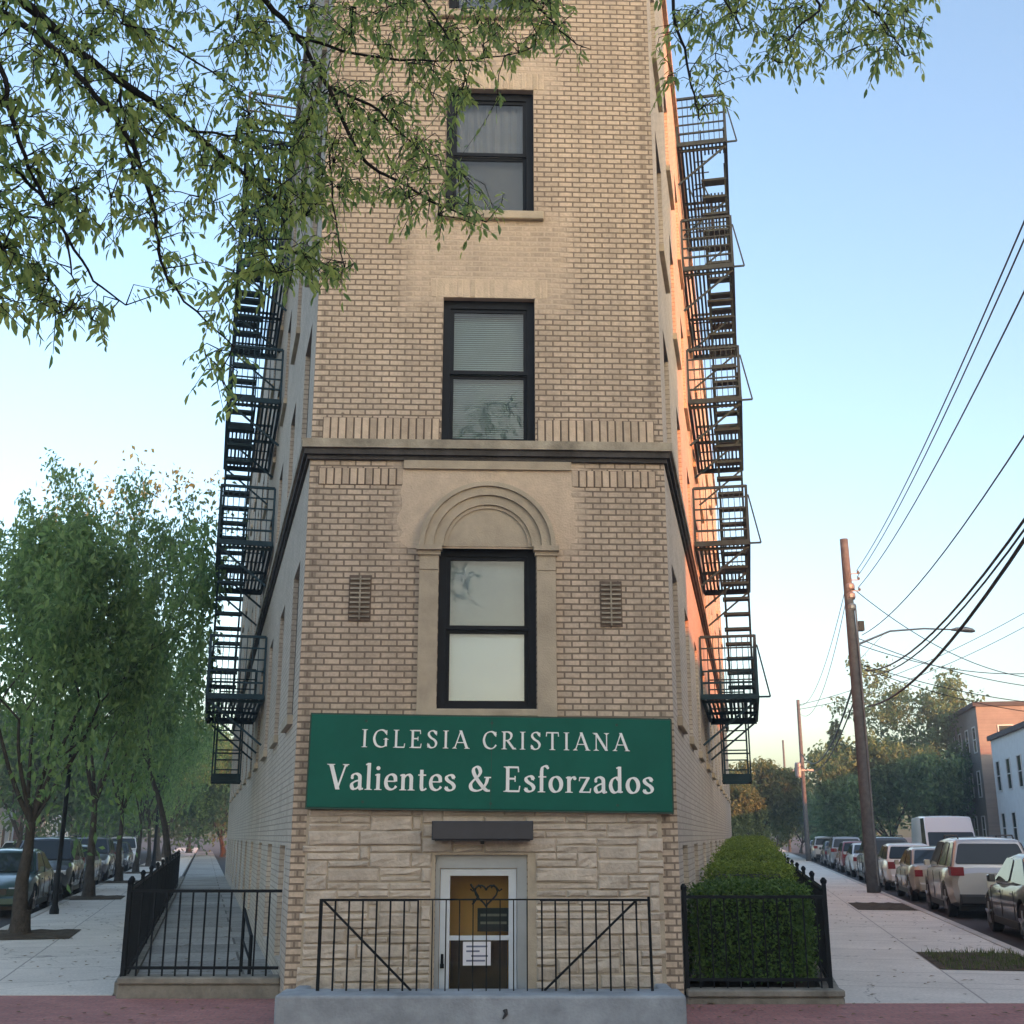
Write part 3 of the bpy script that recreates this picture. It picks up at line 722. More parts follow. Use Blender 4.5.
# ------------------------------------------------------------------ the sign
su0, sh1 = fp(309, 715, .12); su1, _ = fp(672, 718, .12); _, sh0 = fp(309, 810, .12)
SW_, SH_ = (su1 - su0)*.988, (sh1 - sh0)*.98
ax = FO + Vector((math.cos(TH), math.sin(TH), 0)) * ((su0 + su1) / 2) + Vector((math.sin(TH), -math.cos(TH), 0)) * .045
sg = empty('shop_sign', (ax.x, ax.y, (sh0 + sh1) / 2 - .005), 0, 'long dark green sign board with white serif church lettering above the door', 'sign')
sg.rotation_euler = (0, R(.7), TH)
m_ = MB(); m_.cbox(-SW_/2, SW_/2, 0, -.075, -SH_/2, SH_/2, .006); m_.build('panel', M['sign'], sg)
m_ = MB()
for (a, b_, c, d) in ((-SW_/2-.012, SW_/2+.012, SH_/2+.001, SH_/2+.016), (-SW_/2-.012, SW_/2+.012, -SH_/2-.016, -SH_/2-.001), (-SW_/2-.014, -SW_/2-.001, -SH_/2, SH_/2), (SW_/2+.001, SW_/2+.014, -SH_/2, SH_/2)):
    m_.box(a, b_, -.07, .03, c, d)
m_.build('frame', M['signedge'], sg)
m_ = MB(); m_.box(-.0025, .0025, -.0758, -.0745, -SH_/2+.008, SH_/2-.008); m_.build('seam', M['signedge'], sg)
for x in (-1.3, 0, 1.3):
    sc9 = MB()
    for z in (-SH_/2+.06, SH_/2-.06): sc9.lathe([(.014, -.082), (.014, -.0755)], 8, 'y', (x, 0, z))
    sc9.build('screws', M['signedge'], sg)
    bk = MB(); bk.box(x-.03, x+.03, .001, .045, -SH_/2+.05, SH_/2-.05); bk.build('bracket', M['black'], sg)

PEN = R(22)
def catmull(pts, n=7):
    out = []; P = [pts[0]] + list(pts) + [pts[-1]]
    for i in range(1, len(P) - 2):
        for k in range(n):
            t = k / n; a, b_, c, d = P[i-1], P[i], P[i+1], P[i+2]
            out.append(tuple(.5*((2*b_[j]) + (-a[j]+c[j])*t + (2*a[j]-5*b_[j]+4*c[j]-d[j])*t*t + (-a[j]+3*b_[j]-3*c[j]+d[j])*t**3) for j in (0, 1)))
    out.append(tuple(pts[-1])); return out
GL = {
 'I': (.42, [('P', [(.21,0),(.21,1)]), ('S', (.21,0,.16)), ('S', (.21,1,.16))]),
 'G': (.98, [('C', [(.82,.8),(.7,.93),(.5,.975),(.25,.85),(.13,.5),(.25,.15),(.5,.025),(.7,.06),(.81,.14)]), ('P', [(.8,.06),(.8,.44)]), ('S', (.8,.44,.15)), ('P', [(.83,.7),(.83,.97)], .05)]),
 'L': (.74, [('P', [(.2,0),(.2,1)]), ('P', [(.2,.028),(.66,.028)]), ('P', [(.655,.0),(.69,.24)], .05), ('S', (.2,0,.16)), ('S', (.2,1,.16))]),
 'E': (.78, [('P', [(.2,0),(.2,1)]), ('P', [(.2,.972),(.62,.972)]), ('P', [(.2,.52),(.5,.52)]), ('P', [(.2,.028),(.66,.028)]), ('P', [(.62,1),(.64,.78)], .05), ('P', [(.5,.4),(.5,.63)], .045), ('P', [(.655,.0),(.69,.24)], .05), ('S', (.18,0,.15)), ('S', (.18,1,.15))]),
 'S': (.7, [('C', [(.56,.8),(.46,.94),(.33,.975),(.17,.9),(.14,.74),(.27,.58),(.46,.46),(.56,.29),(.5,.1),(.34,.025),(.19,.07),(.1,.22)]), ('P', [(.575,.72),(.575,.97)], .045), ('P', [(.09,.03),(.09,.28)], .045)]),
 'A': (.9, [('P', [(.1,0),(.45,1.02)], .06), ('P', [(.43,1.02),(.81,0)], .145), ('P', [(.22,.34),(.68,.34)], .05), ('S', (.1,0,.13)), ('S', (.81,0,.15))]),
 'C': (.9, [('C', [(.8,.78),(.68,.93),(.5,.975),(.25,.85),(.13,.5),(.25,.15),(.5,.025),(.7,.08),(.83,.24)]), ('P', [(.81,.7),(.81,.97)], .05)]),
 'R': (.84, [('P', [(.2,0),(.2,1)]), ('C', [(.2,.972),(.42,.97),(.57,.88),(.6,.74),(.53,.58),(.38,.5),(.2,.49)]), ('P', [(.38,.5),(.76,.0)], .13), ('S', (.2,0,.16)), ('S', (.18,1,.14)), ('S', (.8,0,.09))]),
 'T': (.8, [('P', [(.4,0),(.4,1)]), ('P', [(.06,.972),(.74,.972)]), ('P', [(.07,1),(.05,.76)], .05), ('P', [(.73,1),(.75,.76)], .05), ('S', (.4,0,.17))]),
 'N': (.98, [('P', [(.2,0),(.2,1)], .06), ('P', [(.17,1),(.8,0)], .14), ('P', [(.8,0),(.8,1)], .06), ('S', (.2,0,.15)), ('S', (.12,1,.12)), ('S', (.8,1,.15))]),
 'V': (.82, [('P', [(.13,1),(.43,0)], .16), ('P', [(.41,0),(.73,1)], .07), ('S', (.13,1,.16)), ('S', (.73,1,.13))]),
 'a': (.56, [('C', [(.1,.5),(.17,.6),(.29,.625),(.41,.55),(.43,.4)]), ('P', [(.43,.46),(.43,.1)]), ('C', [(.43,.38),(.25,.33),(.12,.23),(.12,.1),(.2,.03),(.32,.06),(.43,.17)]), ('C', [(.43,.12),(.47,.03),(.57,.05)]), ('D', (.12,.47,.06))]),
 'l': (.32, [('P', [(.16,0),(.16,1.06)]), ('P', [(.03,.99),(.17,1.04)], .055), ('S', (.16,0,.15))]),
 'i': (.32, [('P', [(.16,0),(.16,.64)]), ('P', [(.04,.58),(.17,.62)], .055), ('S', (.16,0,.15)), ('D', (.15,.86,.082))]),
 'e': (.56, [('P', [(.1,.35),(.48,.35)], .05), ('C', [(.475,.34),(.45,.54),(.3,.62),(.15,.53),(.09,.32),(.15,.11),(.31,.03),(.44,.08),(.51,.17)])]),
 'n': (.66, [('P', [(.16,0),(.16,.64)]), ('P', [(.04,.58),(.17,.62)], .055), ('C', [(.16,.46),(.27,.58),(.39,.615),(.48,.53),(.49,.4)]), ('P', [(.49,.44),(.49,0)]), ('S', (.16,0,.14)), ('S', (.49,0,.14))]),
 't': (.4, [('P', [(.18,.82),(.18,.14)]), ('C', [(.18,.16),(.21,.05),(.29,.03),(.38,.09)]), ('P', [(.04,.61),(.36,.61)], .055)]),
 's': (.5, [('C', [(.4,.5),(.34,.6),(.24,.625),(.12,.57),(.11,.47),(.2,.38),(.33,.3),(.41,.19),(.37,.07),(.25,.025),(.13,.06),(.08,.15)]), ('P', [(.405,.46),(.405,.62)], .04), ('P', [(.07,.03),(.07,.18)], .04)]),
 'f': (.38, [('P', [(.17,0),(.17,.85)]), ('C', [(.17,.8),(.2,.97),(.31,1.04),(.42,1.0)]), ('P', [(.04,.61),(.36,.61)], .055), ('S', (.17,0,.15)), ('D', (.42,.97,.055))]),
 'o': (.62, [('O', (.31,.32,.22,.295))]),
 'r': (.46, [('P', [(.16,0),(.16,.64)]), ('P', [(.04,.58),(.17,.62)], .055), ('C', [(.16,.44),(.24,.56),(.33,.61),(.41,.59)]), ('D', (.4,.56,.065)), ('S', (.16,0,.15))]),
 'z': (.55, [('P', [(.07,.6),(.47,.6)], .055), ('P', [(.43,.6),(.11,.03)], .115), ('P', [(.06,.03),(.5,.03)], .055), ('P', [(.08,.62),(.06,.46)], .045), ('P', [(.49,.0),(.52,.18)], .045)]),
 'd': (.64, [('C', [(.47,.5),(.33,.62),(.17,.53),(.1,.31),(.16,.1),(.28,.03),(.4,.08),(.47,.17)]), ('P', [(.47,.02),(.47,1.06)]), ('P', [(.34,.99),(.48,1.04)], .055), ('P', [(.47,.03),(.59,.06)], .055)]),
 '&': (.95, [('C', [(.8,.55),(.74,.32),(.58,.1),(.36,.025),(.16,.09),(.12,.27),(.24,.44),(.42,.6),(.5,.76),(.45,.92),(.33,.97),(.23,.88),(.24,.72),(.38,.47),(.6,.19),(.76,.05),(.9,.03)]), ('P', [(.66,.555),(.94,.555)], .05)]),
 ' ': (.34, []),
}
def lettering(text, x0, x1, base, cap, parent, nib=.13, thin=.03):
    mb = MB(); done = []; tot = sum(GL[c][0] for c in text)
    sx = 1.0; tr = ((x1 - x0) / cap - tot) / (len(text) - 1)
    if tr < -.03: sx = ((x1 - x0) / cap) / tot; tr = 0
    x = 0; lay = [0]
    def strip2(L_, R_, closed=False):
        nonlocal mb
        lay[0] += 1; yf = -.0815 - .00012 * (lay[0] % 9); yb = -.0755
        n = len(L_); o = len(mb.v)
        for a in L_: mb.v.append((a[0], yf, a[1]))
        for a in R_: mb.v.append((a[0], yf, a[1]))
        for a in L_: mb.v.append((a[0], yb, a[1]))
        for a in R_: mb.v.append((a[0], yb, a[1]))
        for i in range(n - 1):
            for q in ((o+i, o+i+1, o+n+i+1, o+n+i), (o+i, o+2*n+i, o+2*n+i+1, o+i+1), (o+n+i, o+n+i+1, o+3*n+i+1, o+3*n+i)): mb.f.append(q); mb.m.append(0)
        if not closed:
            for q in ((o, o+n, o+3*n, o+2*n), (o+n-1, o+3*n-1, o+4*n-1, o+2*n-1)): mb.f.append(q); mb.m.append(0)
    for c in text + ' ':
        adv, st = GL[c]
        if c == ' ' and mb.v: done.append(mb.build('lettering', M['letter'], parent)); mb = MB()
        def T(p): return (x0 + (x + p[0]*sx) * cap, base + p[1] * cap)
        for s_ in st:
            if s_[0] in 'PC':
                pts = s_[1] if s_[0] == 'P' else catmull(s_[1])
                L_, R_ = [], []
                for i, q in enumerate(pts):
                    a, b_ = pts[max(i-1, 0)], pts[min(i+1, len(pts)-1)]
                    dx, dy = b_[0]-a[0], b_[1]-a[1]; l = math.hypot(dx, dy) or 1; dx /= l; dy /= l
                    wd = s_[2] if len(s_) > 2 else max(thin + .02, thin + (nib - thin) * abs(math.sin(math.atan2(dy, dx) - PEN)) ** 1.2)
                    nx_, ny_ = -dy*wd/2, dx*wd/2
                    if s_[0] == 'P' and (abs(dy) > .9*abs(dx) ) and len(s_) > 2 and abs(dx) > .15 :   # diagonals end flat on the line
                        nx_, ny_ = (math.copysign(wd/2/abs(dy), nx_), 0)
                    L_.append(T((q[0]+nx_, q[1]+ny_))); R_.append(T((q[0]-nx_, q[1]-ny_)))
                strip2(L_, R_)
            elif s_[0] == 'S':
                a, z, hw = s_[1]; sg_ = 1 if z < .5 else -1; t_ = .045
                L_ = [T((a-hw, z+sg_*t_*.6)), T((a-hw*.45, z+sg_*t_)), T((a-.06, z+sg_*t_*2)), T((a+.06, z+sg_*t_*2)), T((a+hw*.45, z+sg_*t_)), T((a+hw, z+sg_*t_*.6))]
                R_ = [T((a-hw, z)), T((a-hw*.45, z)), T((a-.06, z)), T((a+.06, z)), T((a+hw*.45, z)), T((a+hw, z))]
                strip2(L_, R_)
            elif s_[0] == 'D':
                a, z, r = s_[1]; n = 14
                L_ = [T((a + r*math.cos(math.pi*i/n), z + r*math.sin(math.pi*i/n))) for i in range(n+1)]
                R_ = [T((a + r*math.cos(math.pi*i/n), z - r*math.sin(math.pi*i/n))) for i in range(n+1)]
                strip2(L_, R_)
            elif s_[0] == 'O':
                a, z, rx, ry = s_[1]; n = 30; L_, R_ = [], []
                for i in range(n+1):
                    an = 2*math.pi*i/n; dx, dy = -rx*math.sin(an), ry*math.cos(an)
                    wd = thin + .01 + (nib - thin) * abs(math.sin(math.atan2(dy, dx) - R(14))) ** 1.2
                    l = math.hypot(dx, dy); nx_, ny_ = dy/l*wd/2, -dx/l*wd/2
                    q = (a + rx*math.cos(an), z + ry*math.sin(an))
                    L_.append(T((q[0]+nx_, q[1]+ny_))); R_.append(T((q[0]-nx_, q[1]-ny_)))
                strip2(L_, R_, True)
        x += adv*sx + tr
    return done
PXM = SW_ / 363.0
def sx_(px): return (px - 490.5) * PXM
lettering('IGLESIA CRISTIANA', sx_(359.5), sx_(629), (763.6 - 750) * PXM, 17.6 * PXM, sg, .14, .045)
lettering('Valientes & Esforzados', sx_(328), sx_(654), (763.6 - 791.5) * PXM, 24.6 * PXM, sg, .15, .045)

# dark lamp box over the door
lx0, lz1 = fp(432, 821, .2); lx1, lz0 = fp(533, 840, .2)
lb_ = empty('awning_box', FO, TH, 'dark grey box mounted under the green sign over the door', 'lamp box')
m_ = MB(); m_.cbox(lx0, lx1, -.09, -.24, lz0, lz1, .012); m_.build('housing', M['awning'], lb_)
m_ = MB(); m_.box(lx0+.03, lx1-.03, -.22, -.11, lz0-.012, lz0-.001); m_.tube([((lx0+lx1)/2, -.16, lz0-.04), ((lx0+lx1)/2, -.16, lz0-.012)], .02, 8); m_.build('diffuser', M['plastic'], lb_)

# ------------------------------------------------------------------ fire escapes
def fire_escape(side, label):
    Y0 = 20.0
    bx = faceL(Y0) if side < 0 else faceR(Y0)
    rz = aL if side < 0 else -aR
    root = empty('fire_escape', (bx, Y0, 0), rz, label, 'fire escape', 'fire escapes on the side walls')
    H = [3.95 + 2.72*k for k in range(5)]; LN = 4.3; W0, W1 = .04, .98
    X = lambda u: side * u
    for k, h in enumerate(H):
        p_ = MB()
        for u in (W0, W1): p_.bar((X(u), 0, h-.04), (X(u), LN, h-.04), .05, .09)
        for y in (0, LN): p_.bar((X(W0), y, h-.04), (X(W1), y, h-.04), .05, .09)
        u = W0 + .07
        while u < W1 - .03:
            if k and u > .5: p_.bar((X(u), .0, h), (X(u), .5, h), .035, .02); p_.bar((X(u), 2.0, h), (X(u), LN, h), .035, .02)
            else: p_.bar((X(u), 0, h), (X(u), LN, h), .042, .02)
            u += .075
        po = p_.build('platform', M['escape'], root)
        for y in (.12, LN/2, LN-.12):
            b2 = MB(); b2.bar((X(W0), y, h-.11), (X(W1), y, h-.11), .04, .05); b2.bar((X(.02), y, h-.85), (X(W1-.05), y, h-.12), .035, .035)
            b2.build('bracket', M['escape'], po)
        r_ = MB()
        for zz, th in ((1.0, .045), (.8, .026), (.6, .026), (.4, .026), (.2, .034)):
            r_.bar((X(W1), 0, h+zz), (X(W1), LN, h+zz), th)
            for y in (0, LN): r_.bar((X(W0), y, h+zz), (X(W1), y, h+zz), th)
        for y in (0, LN*.33, LN*.66, LN): r_.bar((X(W1), y, h-.05), (X(W1), y, h+1.0), .045)
        for y in (0, LN): r_.bar((X(W0), y, h-.05), (X(W0), y, h+1.0), .04)
        y = .14
        while y < LN: r_.bar((X(W1), y, h), (X(W1), y, h+1.0), .016); y += .11
        u = W0 + .12
        while u < W1:
            for y in (0, LN): r_.bar((X(u), y, h), (X(u), y, h+1.0), .014)
            u += .1
        r_.build('railing', M['escape'], root)
        if k < 4:
            s_ = MB(); h2 = H[k+1]; ya, yb = 3.6, .9; n = 11
            for u in (.5, .93): s_.bar((X(u), ya, h), (X(u), yb, h2), .03, .14)
            for i in range(1, n):
                f = i/n; y = ya + (yb-ya)*f; z = h + (h2-h)*f
                s_.bar((X(.45), y, z), (X(.95), y, z), .22, .05)
            for u in (.48, .95): s_.bar((X(u), ya, h+.85), (X(u), yb, h2+.85), .025)
            s_.build('stair', M['escape'], root)
        if side > 0:
            q = MB(); q.bar((X(W1), .05, h-.05), (X(W1+.21), .05, h-.05), .03); q.bar((X(W1+.21), .05, h-.05), (X(W1+.03), .05, h+.85), .025); q.build('outrigger', M['escape'], root)
    l_ = MB(); yl = 3.3
    for u in (.3, .75): l_.bar((X(u), yl, 2.62), (X(u), yl, 4.6), .035)
    for i in range(10): l_.bar((X(.3), yl, 2.66 + i*.19), (X(.75), yl, 2.66 + i*.19), .025)
    for u in (.25, .8):
        l_.bar((X(u), yl+.5, 2.6), (X(u), yl+.5, 3.9), .03)
        l_.bar((X(u), yl, 2.64), (X(u), yl+.5, 2.64), .03); l_.bar((X(u), yl, 3.2), (X(u), yl+.5, 3.2), .03)
    l_.bar((X(.25), yl+.5, 2.7), (X(.8), yl+.5, 2.7), .06, .2); l_.bar((X(.25), yl+.5, 3.2), (X(.8), yl+.5, 3.2), .03)
    l_.build('drop_ladder', M['escape'], root)
    gk = MB()
    for u in (.25, .6): gk.tube([(X(u), 3.9, H[4]), (X(u), 3.9, HB+.6), (X(u)-side*.12, 3.9, HB+.95), (X(u)-side*.4, 3.9, HB+.9)], .02, 6)
    for i in range(7): gk.bar((X(.25), 3.9, H[4] + .3*i + .2), (X(.6), 3.9, H[4] + .3*i + .2), .022)
    gk.build('roof_ladder', M['escape'], root)
fire_escape(-1, 'dark iron fire escape on the shaded left side wall of the brick building')
fire_escape(1, 'dark iron fire escape on the sunlit right side wall of the brick building')

# ------------------------------------------------------------------ entrance wall and railing
wl = MB()
wl.box(-2.09, 1.535, 10.9, 11.38, -.13, .25)
wl.box(-2.09, -1.95, 11.383, 12.05, -.13, .2); wl.box(1.4, 1.535, 11.383, 12.2, -.13, .2)
ew = empty('low_wall', (0, 0, 0), 0, 'low blue grey painted concrete wall in front of the entrance', 'wall')
wo = wl.build('body', M['painted_concrete'], ew)
bv = wo.modifiers.new('b', 'BEVEL'); bv.width = .025; bv.segments = 2
hp = at(505, 1010, 10.9); m_ = MB(); m_.tube([(hp.x, 10.9, hp.z), (hp.x+.01, 10.885, hp.z-.03), (hp.x-.02, 10.88, hp.z-.07)], [.022, .016, .006], 8); m_.build('drain_spout', M['plastic'], ew)
RY = 11.2
rl = empty('iron_railing', (0, RY, 0), 0, 'black iron railing with two diagonal braces on the low entrance wall', 'railing')
def rx(px): return at(px, 945, RY).x
RT = at(480, 900, RY).z; RB = .25
m_ = MB(); m_.bar((rx(320), 0, RT), (rx(418), 0, RT), .022); m_.bar((rx(540), 0, RT), (rx(651), 0, RT), .022); m_.bar((rx(418), 0, RT+.004), (rx(540), 0, RT+.004), .014)
m_.build('rail', M['black'], rl)
m_ = MB()
for x in [320 + 13.9*i for i in range(8)]: m_.bar((rx(x), 0, RB-.01), (rx(x), 0, RT), .02 if x in (320,) else .016)
for x in [542 + 13.6*i for i in range(8)]: m_.bar((rx(x), 0, RB-.01), (rx(x), 0, RT), .016)
m_.bar((rx(651), 0, RB-.01), (rx(650), 0, RT+.03), .024); m_.bar((rx(319), 0, RB-.01), (rx(319), 0, RT+.01), .022)
for x in [432 + 13.6*i for i in range(8)]: m_.bar((rx(x), 0, RB-.01), (rx(x), 0, RT), .011)
m_.build('pickets', M['black'], rl)
for a, b_ in (((321, RT), (412, RB)), ((544, RB), (638, RT))):
    m_ = MB(); m_.bar((rx(a[0]), .012, a[1]), (rx(b_[0]), .012, b_[1]), .02); m_.build('brace', M['black'], rl)

# ------------------------------------------------------------------ side fences on their plinths
def fence(name, base, rz, L_, z0, z1, label, mats='black', sp=.115, posts=2.4, pk=.014, curb=None, spear=0.0):
    r_ = empty(name, base, rz, label, 'fence')
    m_ = MB()
    for zz in (z0 + .08, z1): m_.bar((0, 0, zz), (L_, 0, zz), .022, .03)
    m_.build('rail', M[mats], r_)
    m_ = MB(); x = sp
    while x < L_ - .03:
        m_.bar((x, 0, z0), (x, 0, z1 + spear), pk); x += sp
    m_.build('pickets', M[mats], r_)
    x = 0
    while x <= L_ + .01:
        m_ = MB(); m_.bar((x, 0, z0 - .06), (x, 0, z1 + .07), .045); m_.lathe([(.03, z1+.07), (.035, z1+.1), (.012, z1+.13)], 8, 'z', (x, 0, 0)); m_.build('post', M[mats], r_); x += posts
    return r_
def plinth(x0, x1, y0, y1, z0, z1, label):
    m_ = MB(); m_.box(x0, x1, y0, y1, z0, z1 - .07); m_.box(x0 + .01, x1, y0 - .03, y1, z1 - .067, z1)
    o = m_.build('plinth', M['plinth']); tag(o, label, 'plinth')
    bv = o.modifiers.new('b', 'BEVEL'); bv.width = .012; bv.segments = 1
xl = at(118, 985, 12.75).x
plinth(xl, faceL(12.7) - .0, 12.7, 12.97, -.13, .2, 'worn stained concrete plinth under the left front fence')
xr = at(843, 996, 12.35).x
plinth(faceR(12.4) + .0, xr, 12.28, 12.5, -.13, .13, 'worn concrete plinth under the right front fence')
fx = fenceL(12.8)
fence('iron_fence', (fx, 12.8, 0), 0, faceL(12.8) - fx - .02, .2, 1.04, 'short black iron fence across the paved yard left of the building', posts=9, pk=.016, sp=.135)
fence('iron_fence', (fx, 12.84, 0), math.pi/2 + aL, 26, .12, 1.06, 'long black iron fence running back along the left sidewalk', spear=.03)
fence('iron_fence', (faceR(12.4)+.03, 12.4, 0), 0, fenceR(12.4) - faceR(12.4) - .05, .13, 1.0, 'short black iron fence in front of the first clipped hedge', posts=9, pk=.012, sp=.135)
fence('iron_fence', (fenceR(12.42), 12.42, 0), math.pi/2 - aR, 32, .1, 1.06, 'long black iron fence running back between hedges and right sidewalk', spear=.03)
# low curbs below the long fences
for (fa, o_, rz, nm) in ((fenceL, (-4, 12.9), aL, 'low concrete curb under the long left fence'), (fenceR, (3.2, 12.3), -aR, 'low concrete curb under the long right fence')):
    o = strip('curb', M['plinth'], lambda Y: fa(Y) - .09, lambda Y: fa(Y) + .09, 12.98 if fa is fenceL else 12.51, 46, .12, .25, rz, o_); tag(o, nm, 'curb')
# stair rail by the left wall and a dark bag further back
hr = empty('handrail', (faceL(13.6) - .22, 13.3, 0), aL, 'small slanted black handrail beside the left wall of the building', 'handrail')
m_ = MB(); m_.tube([(.0, 0, .1), (0, 0, .55), (-.06, .9, .78), (-.06, .9, .1)], .02, 8); m_.bar((-.0, 0, .3), (-.06, .9, .45), .02); m_.build('rail', M['black'], hr)
# ------------------------------------------------------------------ foliage
def leaf(mb, p, d, nrm, L_, W_, fine=False):
    """folded pointed leaf"""
    d = d.normalized(); s_ = d.cross(nrm)
    if s_.length < 1e-3: s_ = d.orthogonal()
    s_.normalize(); n = s_.cross(d)
    o = len(mb.v)
    if fine:
        t = p + d*L_ - n*L_*.12
        def q(f, w_, k): return p + d*L_*f + s_*W_*.5*w_ + n*(W_*.16*abs(w_) - L_*.12*f*f)
        mb.v += [tuple(p), tuple(q(.22,-.75,0)), tuple(q(.55,-1,0)), tuple(q(.82,-.55,0)), tuple(t), tuple(q(.82,.55,0)), tuple(q(.55,1,0)), tuple(q(.22,.75,0)), tuple(p + d*L_*.5 - n*L_*.03)]
        mb.f += [(o,o+1,o+2,o+8),(o+8,o+2,o+3,o+4),(o,o+8,o+6,o+7),(o+8,o+4,o+5,o+6)]; mb.m += [mb.cm]*4
        return
    a = p; t = p + d*L_; m1 = p + d*L_*.42
    l_ = m1 + s_*W_/2 + n*W_*.18; r_ = m1 - s_*W_/2 + n*W_*.18
    mb.v += [tuple(a), tuple(r_), tuple(t), tuple(l_)]
    mb.f.append((o, o+1, o+2)); mb.f.append((o, o+2, o+3)); mb.m += [mb.cm, mb.cm]
def rv(r_): 
    while True:
        v = Vector((r_.uniform(-1,1), r_.uniform(-1,1), r_.uniform(-1,1)))
        if .05 < v.length < 1: return v
def hedge(Yc, ln, w_, h, label, seed, n=4200, xoff=0.0):
    r_ = random.Random(seed)
    xm = (faceR(Yc) + fenceR(Yc)) / 2 - .03 + xoff
    root = empty('hedge', (xm, Yc, .05), -aR, label, 'hedge', 'clipped hedges in the right bed')
    c = MB(); c.box(-w_/2+.12, w_/2-.12, -ln/2+.12, ln/2-.12, .12, h-.14)
    c.build('twigs', M['hedge_core'], root)
    m_ = MB()
    for k in range(n):
        x, y, z = r_.uniform(-.5,.5)*w_, r_.uniform(-.5,.5)*ln, r_.uniform(.1, 1)*h
        f = r_.choice((0,0,1,2,2,2,3,3)) if True else 0
        e = r_.uniform(-.09, .05) + .035*math.sin(x*7 + z*5) + .03*math.sin(z*9 + y*6)
        if f == 0: x = w_/2 + e
        elif f == 1: x = -w_/2 - e
        elif f == 2: z = h + e*.7
        else: y = -ln/2 - e
        # rounded shoulders
        if z > h - .3:
            k2 = 1 - .06*max(0, (z - h + .3)/.3)**2; x *= k2; y *= k2
        if f == 2: z -= .07*(abs(x)/(w_/2))**6 + .04*(abs(y)/(ln/2))**6
        p = Vector((x, y, z)); L_ = r_.uniform(.026, .05); out = {0: Vector((1,0,.6)), 1: Vector((-1,0,.6)), 2: Vector((0,0,1)), 3: Vector((0,-1,.6))}[f]
        d = rv(r_) + out*.35
        if f == 2: d.z *= .5
        if r_.random() < .012: p += out*r_.uniform(.02, .09); L_ *= 1.3
        leaf(m_, p, d, rv(r_)*.7 + out, L_, L_*.6)
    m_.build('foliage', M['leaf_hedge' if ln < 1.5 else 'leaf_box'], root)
yc = 12.75
HN = ['large dark clipped hedge at the right front corner of the building', 'second clipped hedge back from the street corner', 'third clipped hedge back from the street corner', 'fourth clipped hedge back along the right side wall',
      'fifth clipped hedge back along the right side wall', 'sixth clipped hedge back along the right side wall', 'seventh clipped hedge back along the right side wall', 'farthest clipped hedge of the row by the right wall']
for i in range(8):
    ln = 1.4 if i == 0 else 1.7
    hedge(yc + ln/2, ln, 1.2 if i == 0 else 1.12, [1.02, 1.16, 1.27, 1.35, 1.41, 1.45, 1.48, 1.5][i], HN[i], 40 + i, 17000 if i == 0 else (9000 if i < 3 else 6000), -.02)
    yc += ln + 1.75

def tree_mesh(seed, H, trunk_h, spread, r0, nl, leafsz, vase=.55, dens=1.0, levels=4, gap=0.0, nbase=5, low=0.0):
    """returns (wood MB, leaf MB): forked limbs and leaf clumps at their tips"""
    r_ = random.Random(seed); wood, lv = MB(), MB(); tips = []
    def limb(p, d, L_, rad, lev):
        pts, rads = [p], [rad]; q = p; n = 4
        for i in range(n):
            d = (d + rv(r_)*.22 + Vector((0,0,.06))).normalized(); q = q + d*L_/n; pts.append(q); rads.append(rad*(1 - .5*(i+1)/n))
        wood.tube(pts, rads, 7 if lev < 2 else 4, cap=False)
        if lev >= 1: tips.extend((pts[j], lev) for j in (2, 3, 4))
        if lev >= levels: return
        k = r_.choice((2, 3, 3)) if lev else nbase
        for j in range(k):
            a = 2*math.pi*(j + r_.uniform(-.3,.3))/k; out = Vector((math.cos(a), math.sin(a), 0))
            nd = (d*(1.0 if lev else 1.0) + out*(vase if lev == 0 else .85) + Vector((0,0,.1))).normalized()
            st = pts[-1] if j < 2 or lev == 0 else pts[r_.choice((2,3))]
            limb(st, nd, L_*(r_.uniform(.62,.85) if lev else (H - trunk_h)*r_.uniform(.36,.46)/L_), rads[-1]*(.75 if lev else .62), lev+1)
    limb(Vector((0,0,-.05)), Vector((r_.uniform(-.05,.05), r_.uniform(-.05,.05), 1)), trunk_h, r0, 0)
    # root flare
    wood.tube([(0,0,-.05), (0,0,.12), (0,0,.4)], [r0*1.5, r0*1.2, r0*1.0], 9, cap=False)
    ends = [t for t in tips if t[1] >= 2]
    mz = max(t[0].z for t in ends)
    sc_z = H / mz; mr = max(math.hypot(t[0].x, t[0].y) for t in ends); 
    for k in range(nl):
        t, lev = r_.choice(ends)
        if gap and r_.random() < gap and (int(t.x*1.3) + int(t.y*1.7) + int(t.z*1.1)) % 3 == 0: continue
        rr_ = .55 * dens * (H/9) * (.62 if low in (2.4, 2.6) else 1)
        o = rv(r_); p = t + Vector((o.x, o.y, o.z*.7)) * rr_
        if low and r_.random() < .45: p.z -= low * r_.random()
        d = rv(r_) + Vector((0,0,-.35)); L_ = leafsz * r_.uniform(.7, 1.3)
        leaf(lv, p, d, rv(r_) + Vector((0,0,.8)), L_, L_*(.46 if low > 1 else .55))
    return wood, lv
TREES = {}
def tree_kind(key, leafm, *a, barkm='bark', **kw):
    wd, lv = tree_mesh(*a, **kw)
    TREES[key] = (wd.mesh('trunk', M[barkm], True), lv.mesh('crown', M[leafm]))
tree_kind('row_a', 'leaf_row', 11, 7.6, 1.9, 1, .19, 16500, .185, vase=.75, nbase=6, low=2.4)
tree_kind('row_b', 'leaf_row', 23, 9.8, 2.2, 1, .21, 17500, .2, vase=.6, nbase=5, low=2.6)
tree_kind('wispy', 'leaf_pale', 31, 12.5, 3.4, 1, .16, 2600, .22, vase=.5, nbase=4, dens=.9)
